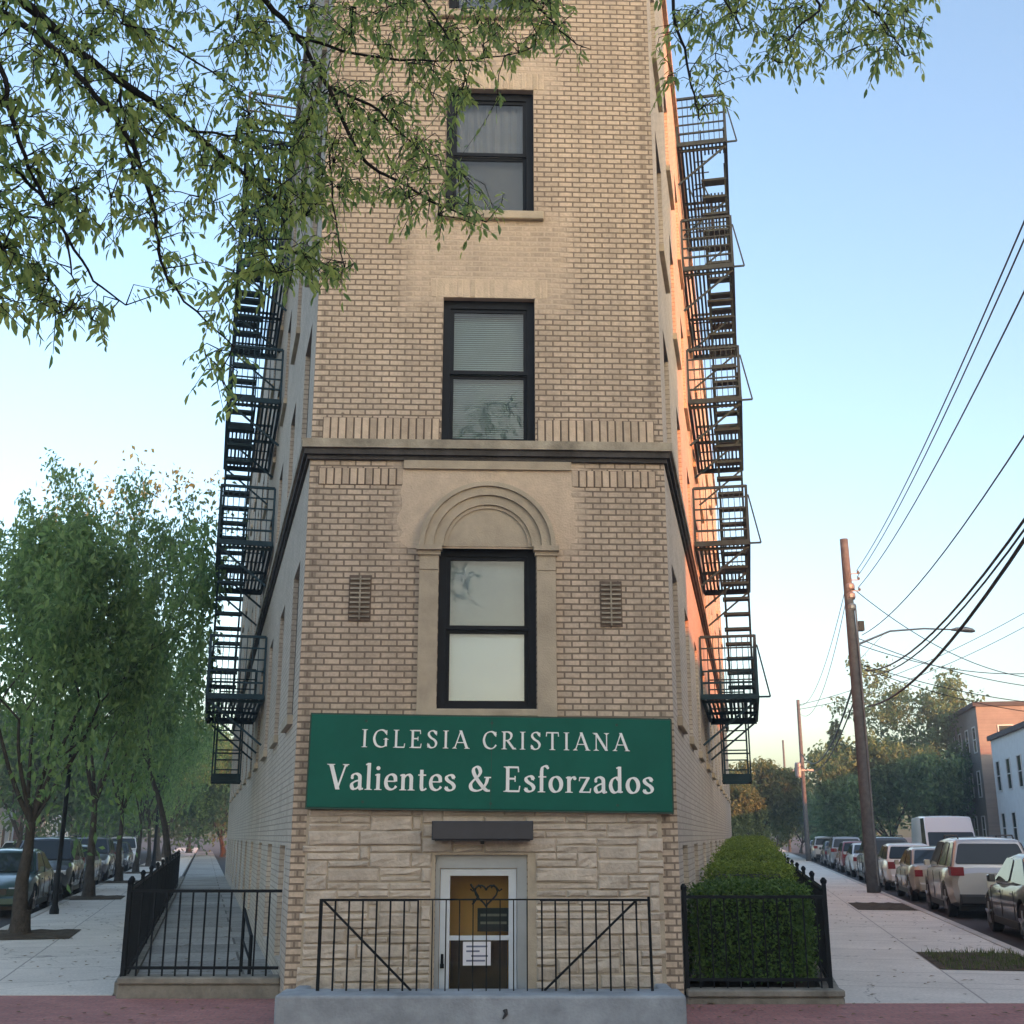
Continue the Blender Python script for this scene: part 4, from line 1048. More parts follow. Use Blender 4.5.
tree_kind('round', 'leaf_far', 5, 9.5, 1.3, 1, .22, 15000, .38, vase=.85, nbase=6, dens=1.25, levels=3, low=3)
tree_kind('warm', 'leaf_warm', 9, 9.0, 1.3, 1, .22, 15000, .38, vase=.85, nbase=6, dens=1.25, levels=3, low=3)
tree_kind('tall', 'leaf_far', 15, 13.5, 3.0, 1, .22, 7000, .34, vase=.45, nbase=4, dens=.9, levels=4)
# conical tree
wd, lv = MB(), MB(); r_ = random.Random(77)
wd.tube([(0,0,-.05), (0,0,3), (.05,0,9.4)], [.17, .12, .02], 8)
for k in range(9000):
    z = 1.0 + 8.6*(1 - math.sqrt(r_.random())); rad = 2.1*(1 - (z-1)/8.8)*math.sqrt(r_.random())*(.8 + .25*math.sin(z*6)); a = r_.uniform(0, 6.283)
    leaf(lv, Vector((rad*math.cos(a), rad*math.sin(a), z)), Vector((math.cos(a), math.sin(a), -.5 + r_.uniform(-.4,.4))), rv(r_), r_.uniform(.2,.4), .16)
TREES['cone'] = (wd.mesh('trunk', M['bark'], True), lv.mesh('crown', M['leaf_far']))
def tree(key, x, y, rz, sc, label, group, z=0):
    e = empty('tree', (x, y, z), rz, label, 'tree', group); e.scale = (sc[0], sc[0], sc[1]) if isinstance(sc, tuple) else (sc, sc, sc)
    for nm, me in zip(('trunk', 'crown'), TREES[key]):
        o = bpy.data.objects.new(nm, me); COL.objects.link(o); o.parent = e
    return e
GLT = 'street trees along the left kerb'
def treeL(Y): return kerbL(Y) + .55
for (key, Y, rz, sc, lb) in (
    ('row_a', 20.5, 2.7, (.76, 1.0), 'nearest street tree on the left sidewalk, forked trunk in a soil square'),
    ('row_b', 32.4, 1.9, (.7, 1.13), 'second street tree on the left, beside the slim dark pole'),
    ('row_a', 43.4, 3.0, (.7, 1.3), 'third street tree from the camera on the left sidewalk'),
    ('row_b', 54, 4.4, (.65, 1.0), 'fourth street tree from the camera on the left sidewalk'),
    ('row_a', 66, 5.2, (.7, 1.2), 'fifth street tree from the camera on the left sidewalk'),
    ('row_b', 79, .9, 1.0, 'sixth street tree from the camera on the left sidewalk'),
    ('row_a', 93, 2.3, 1.3, 'farthest street tree of the left sidewalk row')):
    tree(key, treeL(Y), Y, rz, sc, lb, GLT)
for (Y) in (20.5, 32.4, 43.4, 54, 66): soil_patch(treeL(Y) + .15, Y, 1.5, 2.0, aL)
tree('wispy', -11.95, 42, .3, (.9, 1.17), 'tall thin tree with sparse pale leaves rising behind the left street trees', 'trees at the far end of the left street')
# far masses behind
for (key, px, Y, sc, rz, lb, gp) in (
    ('round', 225, 100, 1.2, .2, 'bushy tree closing the far end of the left yard', 'trees at the far end of the left street'),
    ('warm', 190, 118, 1.15, 1.2, 'yellowish green tree at the far end of the left sidewalk', 'trees at the far end of the left street'),
    ('round', 20, 70, 1.15, 2.0, 'leafy tree across the left street near the photo edge', 'trees across the left street'),
    ('round', 75, 95, 1.1, 2.9, 'leafy tree across the left street between two street trunks', 'trees across the left street'),
    ('round', 130, 120, 1.1, 3.9, 'distant leafy tree across the left street behind the parked cars', 'trees across the left street'),
    ('warm', 757, 88, .93, .5, 'sunlit yellow green tree just right of the fire escape', 'trees at the far end of the right street'),
    ('warm', 735, 80, .7, 1.5, 'small round tree beyond the last hedge by the right wall', 'trees at the far end of the right street'),
    ('round', 800, 118, .72, 2.2, 'dark round tree between the two distant utility poles', 'trees at the far end of the right street'),
    ('round', 775, 125, .95, 3.2, 'far tree behind the thin distant pole', 'trees at the far end of the right street'),
    ('cone', 843, 100, (1.25, 1.2), 0, 'pointed conical tree left of the near utility pole', 'trees at the far end of the right street'),
    ('round', 870, 112, .8, 4.2, 'rounded tree directly behind the near utility pole', 'trees across the right street'),
    ('round', 893, 84, 1.02, 5.0, 'wide dark green tree right of the near utility pole', 'trees across the right street'),
    ('round', 925, 90, 1.12, .7, 'dense dark green tree behind the white van', 'trees across the right street'),
    ('tall', 937, 92, 1.1, 1.7, 'tallest airy tree standing above the white van', 'trees across the right street'),
    ('round', 962, 92, .55, 2.6, 'low bush in front of the dark brick building', 'trees across the right street')):
    x = (px - 512) / (FPX / CP) * Y
    tree(key, x, Y, rz, sc, lb, gp)

# ------------------------------------------------------------------ foreground branches hanging into the picture
fg = empty('overhanging_tree', (-5.2, 4.6, 0), 0, 'near tree reaching in from the upper left with drooping leafy branches', 'tree')
OF = Vector((-5.2, 4.6, 0))
wd = MB(); nodes = []
top = Vector((-5.0, 4.7, 4.4))
wd.tube([OF + Vector((0,0,-.05)), OF + Vector((0,0,.3)), OF + Vector((.05,0,2.2)), top], [.34, .26, .22, .19], 12)
BR = [
 ([(-60,-40,5.3),(20,0,5.4),(70,45,5.6),(120,82,5.8),(190,130,6.1),(250,180,6.4),(292,212,6.6)], .036, .008),
 ([(-60,-25,5.0),(0,10,5.1),(50,45,5.2),(95,95,5.3),(132,145,5.4),(155,215,5.5),(160,260,5.6),(185,300,5.7),(235,345,5.9)], .022, .004),
 ([(200,-60,6.2),(265,0,6.3),(295,35,6.4),(330,90,6.5),(360,155,6.6),(400,182,6.7),(440,205,6.8),(486,222,6.9)], .022, .004),
 ([(330,88,6.5),(370,105,6.6),(400,132,6.7),(428,158,6.8)], .012, .004),
 ([(-60,20,4.9),(0,65,5.0),(10,115,5.0),(30,170,5.1),(65,235,5.2),(95,280,5.3),(125,305,5.4)], .016, .004),
 ([(-60,120,5.0),(0,160,5.1),(40,195,5.2),(65,235,5.2),(72,275,5.2)], .013, .004),
 ([(60,-50,6.0),(105,0,6.1),(145,30,6.2),(200,65,6.3),(245,95,6.5)], .014, .004),
 ([(120,82,5.8),(125,130,5.8),(140,180,5.9),(190,195,6.0)], .01, .003),
 ([(190,130,6.1),(240,135,6.2),(262,128,6.3)], .01, .003),
 ([(235,345,5.9),(222,370,5.9),(232,400,6.0)], .005, .002),
 ([(295,35,6.4),(340,50,6.5),(400,60,6.6),(470,60,6.7),(530,50,6.8)], .012, .003),
 ([(380,-60,6.4),(420,-5,6.5),(450,40,6.6),(468,90,6.7)], .012, .003),
 ([(455,-60,6.4),(520,-10,6.5),(560,30,6.6),(590,50,6.7)], .01, .003),
 ([(330,155,6.5),(335,220,6.5),(345,270,6.5)], .007, .003),
 ([(675,-60,6.4),(674,11,6.5),(684,50,6.55),(694,96,6.6),(700,120,6.6)], .014, .004),
 ([(740,-70,6.3),(780,-30,6.4),(820,4,6.5),(797,28,6.5),(785,50,6.5)], .014, .004),
 ([(780,-45,6.4),(850,-10,6.5),(885,25,6.6),(905,55,6.6)], .011, .004),
 ([(690,-55,6.4),(720,-10,6.4),(742,30,6.5)], .01, .004),
]
for pts, ra, rb in BR:
    P3 = [at(*q) for q in pts]
    # smooth
    out = []
    for i in range(len(P3) - 1):
        a, b_, c, d = P3[max(i-1,0)], P3[i], P3[i+1], P3[min(i+2, len(P3)-1)]
        for k in range(4):
            t = k/4; out.append(.5*((2*b_) + (c-a)*t + (2*a-5*b_+4*c-d)*t*t + (3*b_-3*c+d-a)*t**3))
    out.append(P3[-1])
    out = [q + Vector((rnd.uniform(-.008,.008), rnd.uniform(-.01,.01), rnd.uniform(-.008,.008))) for q in out]
    wd.tube(out, [ra + (rb-ra)*i/(len(out)-1) for i in range(len(out))], 7)
    nodes += out
# limbs that carry those branches back to the trunk, above and left of the picture
def limbto(pts, ra, rb): wd.tube(pts, [ra + (rb-ra)*i/(len(pts)-1) for i in range(len(pts))], 8)
def mids(a, b_, up): 
    return [a, a.lerp(b_, .33) + Vector((0,0,up)), a.lerp(b_, .66) + Vector((0,0,up)), b_]
limbto(mids(top, at(-60,-40,5.3), .3), .12, .036)
hub = Vector((-1.9, 5.6, 7.2)); limbto(mids(top, hub, .4), .15, .07)
limbto(mids(hub, at(200,-60,6.2), .05), .05, .022); limbto(mids(hub, at(60,-50,6.0), -.1), .03, .014); limbto(mids(hub, at(380,-60,6.4), .25), .04, .014)
hub2 = Vector((.6, 6.2, 7.75)); limbto(mids(hub, hub2, .25), .06, .03)
limbto(mids(hub2, at(675,-60,6.4), .05), .022, .014); limbto(mids(hub2, at(740,-70,6.3), .1), .024, .014); limbto(mids(hub2, at(455,-60,6.4), .05), .02, .01)
for q in ((-60,-25,5.0), (-60,20,4.9), (-60,120,5.0)): limbto(mids(top, at(*q), .15), .05, .018)
limbto(mids(at(740,-70,6.3), at(780,-45,6.4), .0), .012, .011); limbto(mids(at(675,-60,6.4), at(690,-55,6.4), 0), .01, .01)
dens = [(-60,-80,240,120,.72),(240,-80,330,120,1.0),(-60,120,110,250,.72),(-60,250,60,330,.85),(60,285,105,335,.6),(110,120,250,235,.65),(150,235,250,300,.5),(200,300,240,350,.35),(185,350,235,420,.35),
        (240,120,330,290,1.25),(330,-80,560,55,1.15),(330,55,470,120,.95),(470,55,520,120,.35),(300,120,430,200,.8),(310,200,360,300,.45),(385,190,505,238,.6),(430,140,480,200,.4),(520,0,585,60,.35),
        (560,-80,690,-15,.4),(690,-80,930,40,1.05),(745,40,925,78,.6),(655,-20,735,112,.42),(650,0,668,95,.7)]
lv = MB(); lv2 = 0; tw = MB()
areas = [(b_[2]-b_[0])*(b_[3]-b_[1])*b_[4] for b_ in dens]
r_ = random.Random(99)
def leafy_twig(a, p, n, droop=.5):
    m1 = a.lerp(p, .5) + Vector((r_.uniform(-.05,.05), r_.uniform(-.08,.08), .06))
    pts = [a, m1, p]
    tw.tube(pts, [.004, .003, .0015], 4, cap=False)
    d0 = (p - m1).normalized()
    for i in range(n):
        f = .25 + .75*i/(n-1)
        q = (a*(1-f)**2 + m1*2*f*(1-f) + p*f*f)
        sgn = 1 if i % 2 else -1
        sd_ = d0.cross(Vector((0,0,1))); 
        if sd_.length < .05: sd_ = Vector((1,0,0))
        sd_.normalize()
        d = d0*.5 + sd_*sgn*r_.uniform(.4,1.0) + Vector((0,0,-droop*r_.uniform(.6,1.6))) + rv(r_)*.35
        if i == n-1: d = d0 + Vector((0,0,-droop))
        L_ = r_.uniform(.042, .085); leaf(lv, q + rv(r_)*.01, d, rv(r_) + Vector((0,-.3,.9)), L_, L_*r_.uniform(.3,.4), True)
NT = 2500
for k in range(NT):
    b_ = r_.choices(dens, areas)[0]
    px, py = r_.uniform(b_[0], b_[2]), r_.uniform(b_[1], b_[3])
    Yb = 5.0 + 1.7*min(1, max(0, px/420)) + r_.uniform(-.45, .75)
    p = at(px, py, Yb)
    nn = min(nodes, key=lambda q: (q - p).length_squared + (.0 if q.z > p.z - .1 else .25))
    if (nn - p).length > .75:
        d = (nn - p).normalized(); nn = p + d*r_.uniform(.3,.5) + Vector((0,0,.12))
    if (nn - p).length < .16: p = nn + (p - nn).normalized()*.2 + Vector((0,0,-.05))
    nodes.append(p.lerp(nn, .3)) if len(nodes) < 700 else None
    leafy_twig(nn, p, r_.choice((6,7,8,9)))
# canopy that continues out of the picture, above and to the left
for k in range(260):
    p = Vector((r_.uniform(-6.5, 1.5), r_.uniform(3.2, 6.8), r_.uniform(7.2, 9.0)))
    if p.x > -2.6 and (p.z - CAMH)/p.y < .95: p.z = CAMH + p.y*.95 + .5
    leafy_twig(p + Vector((r_.uniform(-.3,.3), r_.uniform(-.3,.3), .2)), p, 8)
for mb, nm, mt in ((wd, 'trunk', 'barkdark'), (tw, 'twigs', 'barkdark'), (lv, 'foliage', 'leaf_fg')):
    me = mb.mesh(nm, M[mt], nm != 'foliage'); o = bpy.data.objects.new(nm, me); COL.objects.link(o); o.parent = fg; o.location = -OF

# ------------------------------------------------------------------ poles, lamp and wires
def pole(x, y, h, r0, r1, label, lean=(0,0)):
    e = empty('utility_pole', (x, y, 0), 0, label, 'utility pole', 'wooden utility poles on the right kerb')
    m_ = MB(); n = 8; m_.tube([(lean[0]*i/n, lean[1]*i/n, -.05 + h*i/n) for i in range(n+1)], [r0 + (r1-r0)*i/n for i in range(n+1)], 14); m_.build('pole', M['polewood'], e, True)
    return e
PXp, PYp = 10.62, 35.5
PH = 10.75
p1 = pole(PXp, PYp, PH, .2, .125, 'thick near utility pole with a street lamp arm and sunlit top', (-.05, 0))
m_ = MB()
for z in (9.15, 8.85, 8.5): m_.lathe([(.15, z-.1), (.17, z-.05), (.17, z+.05), (.15, z+.1)], 14)
for z in (9.55, 9.35, 9.0):
    m_.bar((0, -.1, z), (.28, -.12, z), .03); m_.lathe([(.03, z), (.05, z+.05), (.03, z+.1)], 8, 'z', (.28, -.12, 0))
m_.build('clamp', M['galv'], p1)
m_ = MB(); m_.tube([(.1,-.16,.2), (.1,-.16,8.4)], .03, 8); m_.build('conduit', M['galv'], p1)
m_ = MB(); m_.box(.17, .34, -.12, .1, 7.75, 8.05); m_.build('junction_box', M['plastic'], p1)
lp = at(967, 630, 35.2) - Vector((PXp, PYp, 0)); ls = at(862, 644, 35.4).z; lm = at(925, 628, 35.3) - Vector((PXp, PYp, 0))
m_ = MB(); m_.tube([(.12, 0, ls), (.12+(lm.x-.12)*.5, 0, ls+.42), (lm.x, -.1, lm.z), (lp.x-.4, -.2, lp.z+.03)], [.035,.03,.027,.024], 8); m_.bar((.1, 0, ls-.5), (.9, 0, ls+.28), .015); arm = m_.build('lamp_arm', M['galv'], p1)
m_ = MB(); lx = lp.x
m_.tube([(lx-.45,-.2,lp.z+.02),(lx-.3,-.2,lp.z+.04),(lx,-.2,lp.z+.03),(lx+.2,-.2,lp.z),(lx+.28,-.2,lp.z-.02)], [.03,.06,.09,.07,.03], 10); m_.build('lamp_head', M['galv'], arm, True)
p2 = pole(19.75, 80, 10.7, .17, .11, 'second utility pole, farther back along the right kerb')
m_ = MB(); m_.bar((-.7, -.15, 5.9), (.7, -.15, 5.9), .1, .12); m_.lathe([(.2, 5.4), (.22, 5.5), (.22, 6.3), (.18, 6.4)], 12, 'z', (-.35, -.25, 0)); m_.build('crossarm', M['galv'], p2)
p3 = pole(29.2, 126, 11.6, .15, .1, 'thin farthest utility pole above the end of the hedges')
def wire(a, b_, sag, r_w, label, n=18, ext=0):
    pts = []
    for i in range(n + 1):
        t = i / n * (1 + ext); q = a.lerp(b_, t) if t <= 1 else a + (b_ - a)*t
        q = q - Vector((0, 0, 4*sag*t*(1-t))); pts.append(q)
    m_ = MB(); m_.tube(pts, r_w, 5)
    return tag(m_.build('overhead_wire', M['wire']), label, 'wire', 'overhead wires')
def kplane(px, py, off):
    """point on the vertical sheet that follows the kerb line"""
    d = ray(px, py); k = (3.4 + off) / (d.x - SR*d.y); return Vector((0,0,CAMH)) + d*k
A = lambda z, dx=.28: Vector((PXp + dx - .04, PYp - .12, z))
for (z, px, py, off, sg_, rw, lb) in (
    (9.65, 1024, 222, .1, .28, .011, 'uppermost of the three close wires running from the pole top to the right edge'),
    (9.45, 1024, 240, .2, .28, .011, 'middle one of the three close wires from the pole top to the right edge'),
    (9.1, 1024, 292, .3, .3, .012, 'lowest of the three close wires from the pole top to the right edge'),
    (7.6, 1024, 436, .3, .35, .012, 'single thin wire below the upper three, rising to the right edge'),
    (6.5, 1024, 520, .2, .5, .02, 'upper cable of the thick low bundle sweeping to the right edge'),
    (6.35, 1024, 530, .25, .5, .016, 'middle cable of the thick low bundle sweeping to the right edge'),
    (5.4, 1024, 540, .3, .45, .028, 'thickest black cable sagging lowest from the pole to the right edge')):
    wire(A(z), kplane(px, py, off), sg_, rw, lb, 22, .75)
for (z0, z1, sg_, rw, lb) in ((9.5, 10.3, 1.2, .012, 'upper wire between the near and second pole'), (9.2, 9.8, 1.6, .012, 'second wire between the near and second pole'), (6.4, 7.0, 1.5, .035, 'heavy cable sagging between the near and second pole'), (5.9, 6.2, 1.2, .025, 'lower cable between the near and second pole')):
    wire(Vector((PXp, PYp, z0)), Vector((19.75, 80, z1)), sg_, rw, lb)
wire(Vector((19.75, 80, 6.9)), Vector((29.2, 126, 7.5)), 1.0, .035, 'cable between the two distant poles')
for (z, px, py, Y, sg_, lb) in (
    (9.05, 1075, 678, 41, .9, 'wire dropping from the pole top across to the right houses'),
    (7.5, 1075, 690, 41, .35, 'service wire just under the lamp arm going right'),
    (7.3, 1075, 668, 42, .5, 'slack service wire under the lamp arm going right'),
    (6.7, 1075, 706, 40, .25, 'low service wire crossing the sky to the right'),
    (6.6, 1075, 716, 40, .3, 'lowest service wire crossing the sky to the right')):
    wire(A(z, .15), at(px, py, Y), sg_, .014, lb)
wire(Vector((19.75, 80, 10.3)), at(1075, 583, 62), .8, .018, 'upper far wire from the second pole to the right edge')
wire(Vector((19.75, 80, 10.0)), at(1075, 598, 62), .9, .018, 'lower far wire from the second pole to the right edge')

sp_ = empty('sign_pole', (kerbL(25.9) + .45, 25.9, 0), 0, 'slim dark metal pole between the first two trees on the left', 'pole')
m_ = MB(); m_.tube([(0,0,-.02), (0,0,.5), (.02,0,4.0)], [.07, .05, .045], 10); m_.build('pole', M['black'], sp_)
m_ = MB(); m_.lathe([(.1, 0), (.1, .08), (.06, .2)], 10); m_.build('base', M['black'], sp_)
m_ = MB(); m_.bar((-.03, 0, 3.7), (.5, 0, 3.9), .04); m_.build('bracket', M['black'], sp_)
ll = empty('street_lamp', (kerbL(62) + 1.0, 62, 0), 0, 'short old style street lamp with a round hood on the left sidewalk', 'street lamp')
m_ = MB(); m_.tube([(0,0,0),(0,0,.8),(0,0,4.2)], [.14,.08,.06], 10); m_.build('post', M['black'], ll)
m_ = MB(); m_.lathe([(.08,4.2),(.5,4.35),(.45,4.5),(.1,4.75)], 14); m_.build('lamp_head', M['black'], ll)

# ------------------------------------------------------------------ cars
dg = None
def bake(o):
    bpy.context.view_layer.update(); d = bpy.context.evaluated_depsgraph_get()
    me = bpy.data.meshes.new_from_object(o.evaluated_get(d)); old = o.data; o.modifiers.clear(); o.data = me; me.name = old.name
def make_car(label, kind, col, metal=.4, face=1):
    """x forward. kinds: sedan, suv, hatch, van"""
    P = dict(sedan=dict(L=4.7, W=1.8, belt=.92, roof=1.44, hood=.86, base=(-1.78, 1.02), top=(-.95, .28), trunk=1.0),
             suv=dict(L=4.55, W=1.84, belt=1.05, roof=1.7, hood=1.02, base=(-2.15, 1.1), top=(-1.9, .35), trunk=1.08),
             hatch=dict(L=4.1, W=1.74, belt=.96, roof=1.5, hood=.92, base=(-1.98, 1.0), top=(-1.45, .25), trunk=1.0),
             van=dict(L=5.4, W=2.0, belt=1.25, roof=2.5, hood=1.2, base=(-2.66, 1.9), top=(-2.6, 1.15), trunk=1.25))[kind]
    L2, hw = P['L']/2, P['W']/2
    root = empty('parked_car', (0,0,0), 0, label, 'van' if kind == 'van' else 'car', 'cars parked along the streets')
    pt = paint('paint', col, metal)
    st = [(-L2, .42, P['trunk']-.14, .82), (-L2+.1, .3, P['trunk']-.04, .93), (-L2+.55, .24, P['trunk'], .99), (-1.0, .22, P['belt']+.02, 1.0), (0, .22, P['belt'], 1.0), (P['base'][1]-.05, .22, P['belt']-.02, 1.0),
          (P['base'][1]+.4, .22, P['hood']-.0, .99), (L2-.55, .24, P['hood']-.1, .97), (L2-.15, .3, P['hood']-.2, .9), (L2, .4, P['hood']-.3, .78)]
    if kind == 'van': st[8] = (L2-.12, .3, .95, .93); st[9] = (L2, .4, .85, .84); st[7] = (L2-.5, .24, 1.12, .98)
    m_ = MB(); nr = 0
    for (x, zb, zt, f) in st:
        h = hw*f; q = [(h*.8, zb), (h*.94, zb+.06), (h*.985, zb+.22), (h, (zb+zt)/2+.06), (h*.975, zt-.12), (h*.92, zt-.03), (h*.82, zt), (h*.4, zt+.025)]
        ring = q + [(-a, b_) for a, b_ in q[::-1]]; nr = len(ring)
        m_.v += [(x, a, b_) for a, b_ in ring]
    for i in range(len(st)-1):
        for k in range(nr):
            k2 = (k+1) % nr; m_.f.append((i*nr+k, (i+1)*nr+k, (i+1)*nr+k2, i*nr+k2)); m_.m.append(0)
    m_.f.append(tuple(range(nr))); m_.f.append(tuple(range((len(st)-1)*nr, len(st)*nr))[::-1]); m_.m += [0, 0]
    body = m_.build('body', pt, root, fix=True)
    wr = .33 if kind in ('sedan', 'hatch') else .36
    wx = [(-L2 + (.95 if kind != 'van' else 1.15)), L2 - .88]
    for x in wx:
        for s_ in (-1, 1):
            c = MB(); c.lathe([(wr+.06, -.16), (wr+.06, .4)], 22, 'y', (x, s_*(hw-.12), wr)); co = c.build('cutter', pt, None, fix=True)
            bm_ = body.modifiers.new('b', 'BOOLEAN'); bm_.operation = 'DIFFERENCE'; bm_.object = co; bm_.solver = 'EXACT'
            bake(body); bpy.data.objects.remove(co)
    body.data.polygons.foreach_set('use_smooth', [True]*len(body.data.polygons)); body.data.set_sharp_from_angle(angle=R(32))
    # cabin
    b0, b1 = P['base']; t0, t1 = P['top']; zb = P['belt'] - .04; zr = P['roof']; hb, ht = hw*.93, hw*(.74 if kind != 'van' else .86)
    def CP_(x, y, z): return (x, y, z)
    lower = [(b0,-hb,zb),(b1,-hb,zb),(b1,hb,zb),(b0,hb,zb)]; upper = [(t0,-ht,zr-.05),(t1,-ht,zr-.06),(t1,ht,zr-.06),(t0,ht,zr-.05)]
    cb = MB(); cb.add(lower + upper + [((t0+t1)/2, -ht*.96, zr-.005), ((t0+t1)/2, ht*.96, zr-.005), ((t0+t1)/2, 0, zr+.02), (t0+.02, 0, zr-.03), (t1-.02, 0, zr-.03)],
        [(0,1,5,8,4), (2,3,7,9,6), (1,2,6,12,5), (3,0,4,11,7), (4,8,10,11), (11,10,9,7), (8,5,12,10), (10,12,6,9), (3,2,1,0)])
    cab = cb.build('cabin', pt, root, fix=True); bv = cab.modifiers.new('b', 'BEVEL'); bv.width = .07; bv.segments = 3; bv.limit_method = 'ANGLE'; bv.angle_limit = R(25); bake(cab)
    cab.data.polygons.foreach_set('use_smooth', [True]*len(cab.data.polygons)); cab.data.set_sharp_from_angle(angle=R(40))
    V = Vector
    def panel(name, A_, B_, C_, D_, ins, mat='carglass', push=.012):
        A_, B_, C_, D_ = V(A_), V(B_), V(C_), V(D_); n = (B_-A_).cross(D_-A_).normalized(); cen = (A_+B_+C_+D_)/4
        if n.dot(cen - V((0,0,.9))) < 0: n = -n
        pts = []; loop = [A_, B_, C_, D_]
        for i, q in enumerate(loop):
            pv, nx_ = loop[i-1], loop[(i+1) % 4]; q2 = q + ((pv-q).normalized() + (nx_-q).normalized())*ins; 
            d1 = (pv-q).normalized(); d2 = (nx_-q).normalized(); c_ = .05
            pts += [q2 + d1*c_, q2 + (d1+d2)*c_*.3, q2 + d2*c_]
        mm = MB(); nn = len(pts); mm.add([p_ + n*push for p_ in pts] + [p_ - n*.03 for p_ in pts], [tuple(range(nn))] + [(i, i+nn, (i+1) % nn+nn, (i+1) % nn) for i in range(nn)])
        return mm.build(name, M[mat], root, fix=True)
    lo = zb + .06
    def side(x, s_, top):  # point on cabin side plane
        f = 1 if top else 0
        y = hb + (ht - hb)*f; return (x, s_*y, (zr-.06) if top else zb+.03)
    kf = 1.0 if kind != 'van' else .58
    wx1, wy1, wz1 = b1 + (t1-b1)*kf, hb + (ht-hb)*kf, zb + .02 + (zr-.08-zb)*kf
    panel('windscreen', (b1,-hb,zb+.02),(b1,hb,zb+.02),(wx1,wy1,wz1),(wx1,-wy1,wz1), .075)
    if kind != 'van': panel('rear_window', (b0,-hb,zb+.06),(b0,hb,zb+.06),(t0,ht,zr-.06),(t0,-ht,zr-.06), .085)
    else:
        for s_ in (-1, 1): panel('rear_window', (b0-.0, s_*.05, 1.45),(b0-.0, s_*.8, 1.45),(b0+.02, s_*.75, 2.15),(b0+.02, s_*.05, 2.15), .03, push=.03)
    for s_ in (-1, 1):
        def X(f, top): return (t0 + (t1-t0)*f) if top else (b0 + (b1-b0)*f)
        segs = [(.0, .47), (.5, 1.0)] if kind in ('sedan', 'hatch') else ([(.0, .2), (.23, .55), (.58, 1.0)] if kind == 'suv' else [(.72, .98)])
        for f0, f1 in segs: panel('side_window', side(X(f0,0), s_, 0), side(X(f1,0), s_, 0), side(X(f1,1), s_, 1), side(X(f0,1), s_, 1), .055 if kind != 'van' else .05)
        m2 = MB(); m2.cbox(-.07, .1, .02, -.1, -.06, .07, .02); mo = m2.build('mirror', M['plastic'] if kind == 'van' else pt, root); mo.location = (b1-.22, s_*(hw*.97), zb+.1); mo.rotation_euler = (0,0,0 if s_ < 0 else math.pi)
        for hx in ((-.75, .35) if kind != 'van' else (.9,)):
            m2 = MB(); m2.box(hx-.1, hx+.1, s_*hw*.985-.012, s_*hw*.985+.012, P['belt']-.17, P['belt']-.135); m2.build('door_handle', pt, root)
        # shut lines
        m2 = MB()
        for hx in ((-.92, .12, 1.0) if kind != 'van' else (.5, 1.5)): m2.box(hx-.006, hx+.006, s_*hw*1.0-.008, s_*hw*1.0+.003, .36, P['belt']-.1)
        m2.build('door_seam', M['plastic'], root)
        m2 = MB(); m2.box(wx[0]+wr+.06, wx[1]-wr-.06, s_*hw*.93-.05, s_*hw*.93+.035, .2, .32); m2.build('sill_trim', M['plastic'], root)
        # lamps
        ty, tz = (hw*.78, P['trunk']-.24) if kind in ('sedan','hatch') else (hw*.84, P['belt']-.02 if kind == 'suv' else 1.3)
        m2 = MB()
        if kind == 'sedan': m2.box(-L2-.012, -L2+.25, s_*hw*.9-.2*(s_>0)-.0*(s_<0), s_*hw*.9+.2*(s_<0)+.0, tz-.08, tz+.09)
        elif kind == 'hatch': m2.box(-L2-.012, -L2+.16, min(s_*hw*.88, s_*hw*.62), max(s_*hw*.88, s_*hw*.62), tz-.06, tz+.16)
        elif kind == 'suv': m2.box(-L2-.01, -L2+.34, min(s_*hw*.955, s_*hw*.66), max(s_*hw*.955, s_*hw*.72), tz-.13, tz+.05)
        else: m2.box(-L2-.015, -L2+.06, min(s_*hw*.84, s_*hw*.7), max(s_*hw*.84, s_*hw*.7), .75, 1.35)
        m2.build('taillight', M['red'], root)
        m2 = MB(); fz = P['hood']-.3 if kind != 'van' else .82
        m2.cbox(-.17, .17, .0, -.07, -.07, .08, .03); ho = m2.build('headlight', M['lens'], root); ho.location = (L2-.11, s_*hw*.66, fz); ho.rotation_euler = (0, 0, math.pi/2 - s_*-.28)
    m2 = MB(); m2.cbox(-hw*.8, hw*.8, .1, -.08, .3, .52, .04); bo2 = m2.build('bumper', M['plastic'] if kind in ('suv', 'van') else pt, root); bo2.location = (-L2, 0, 0); bo2.rotation_euler = (0, 0, -math.pi/2)
    m2 = MB(); m2.cbox(-hw*.78, hw*.78, .1, -.07, .26, .46, .04); bo2 = m2.build('bumper', pt, root); bo2.location = (L2-.02, 0, 0); bo2.rotation_euler = (0, 0, math.pi/2)
    m2 = MB(); m2.box(-hw*.45, hw*.45, -.03, .03, .5, .62 if kind != 'van' else .72); go = m2.build('grille', M['plastic'], root); go.location = (L2+.005, 0, 0); go.rotation_euler = (0, 0, math.pi/2)
    m2 = MB(); m2.box(-L2-.03, -L2+.02, -.16, .16, P['trunk']-.42, P['trunk']-.27); m2.build('licence_plate', M['plate'], root)
    if kind == 'suv':
        for s_ in (-1, 1):
            m2 = MB(); m2.tube([(t0+.15, s_*ht*.85, zr-.02), (t0+.25, s_*ht*.85, zr+.045), (t1-.3, s_*ht*.85, zr+.045), (t1-.2, s_*ht*.85, zr-.02)], .018, 6); m2.build('roof_rail', M['plastic'], root)
    ub = MB(); ub.box(-L2+.25, L2-.25, -hw*.78, hw*.78, .17, .3); ub.build('underbody', M['plastic'], root)
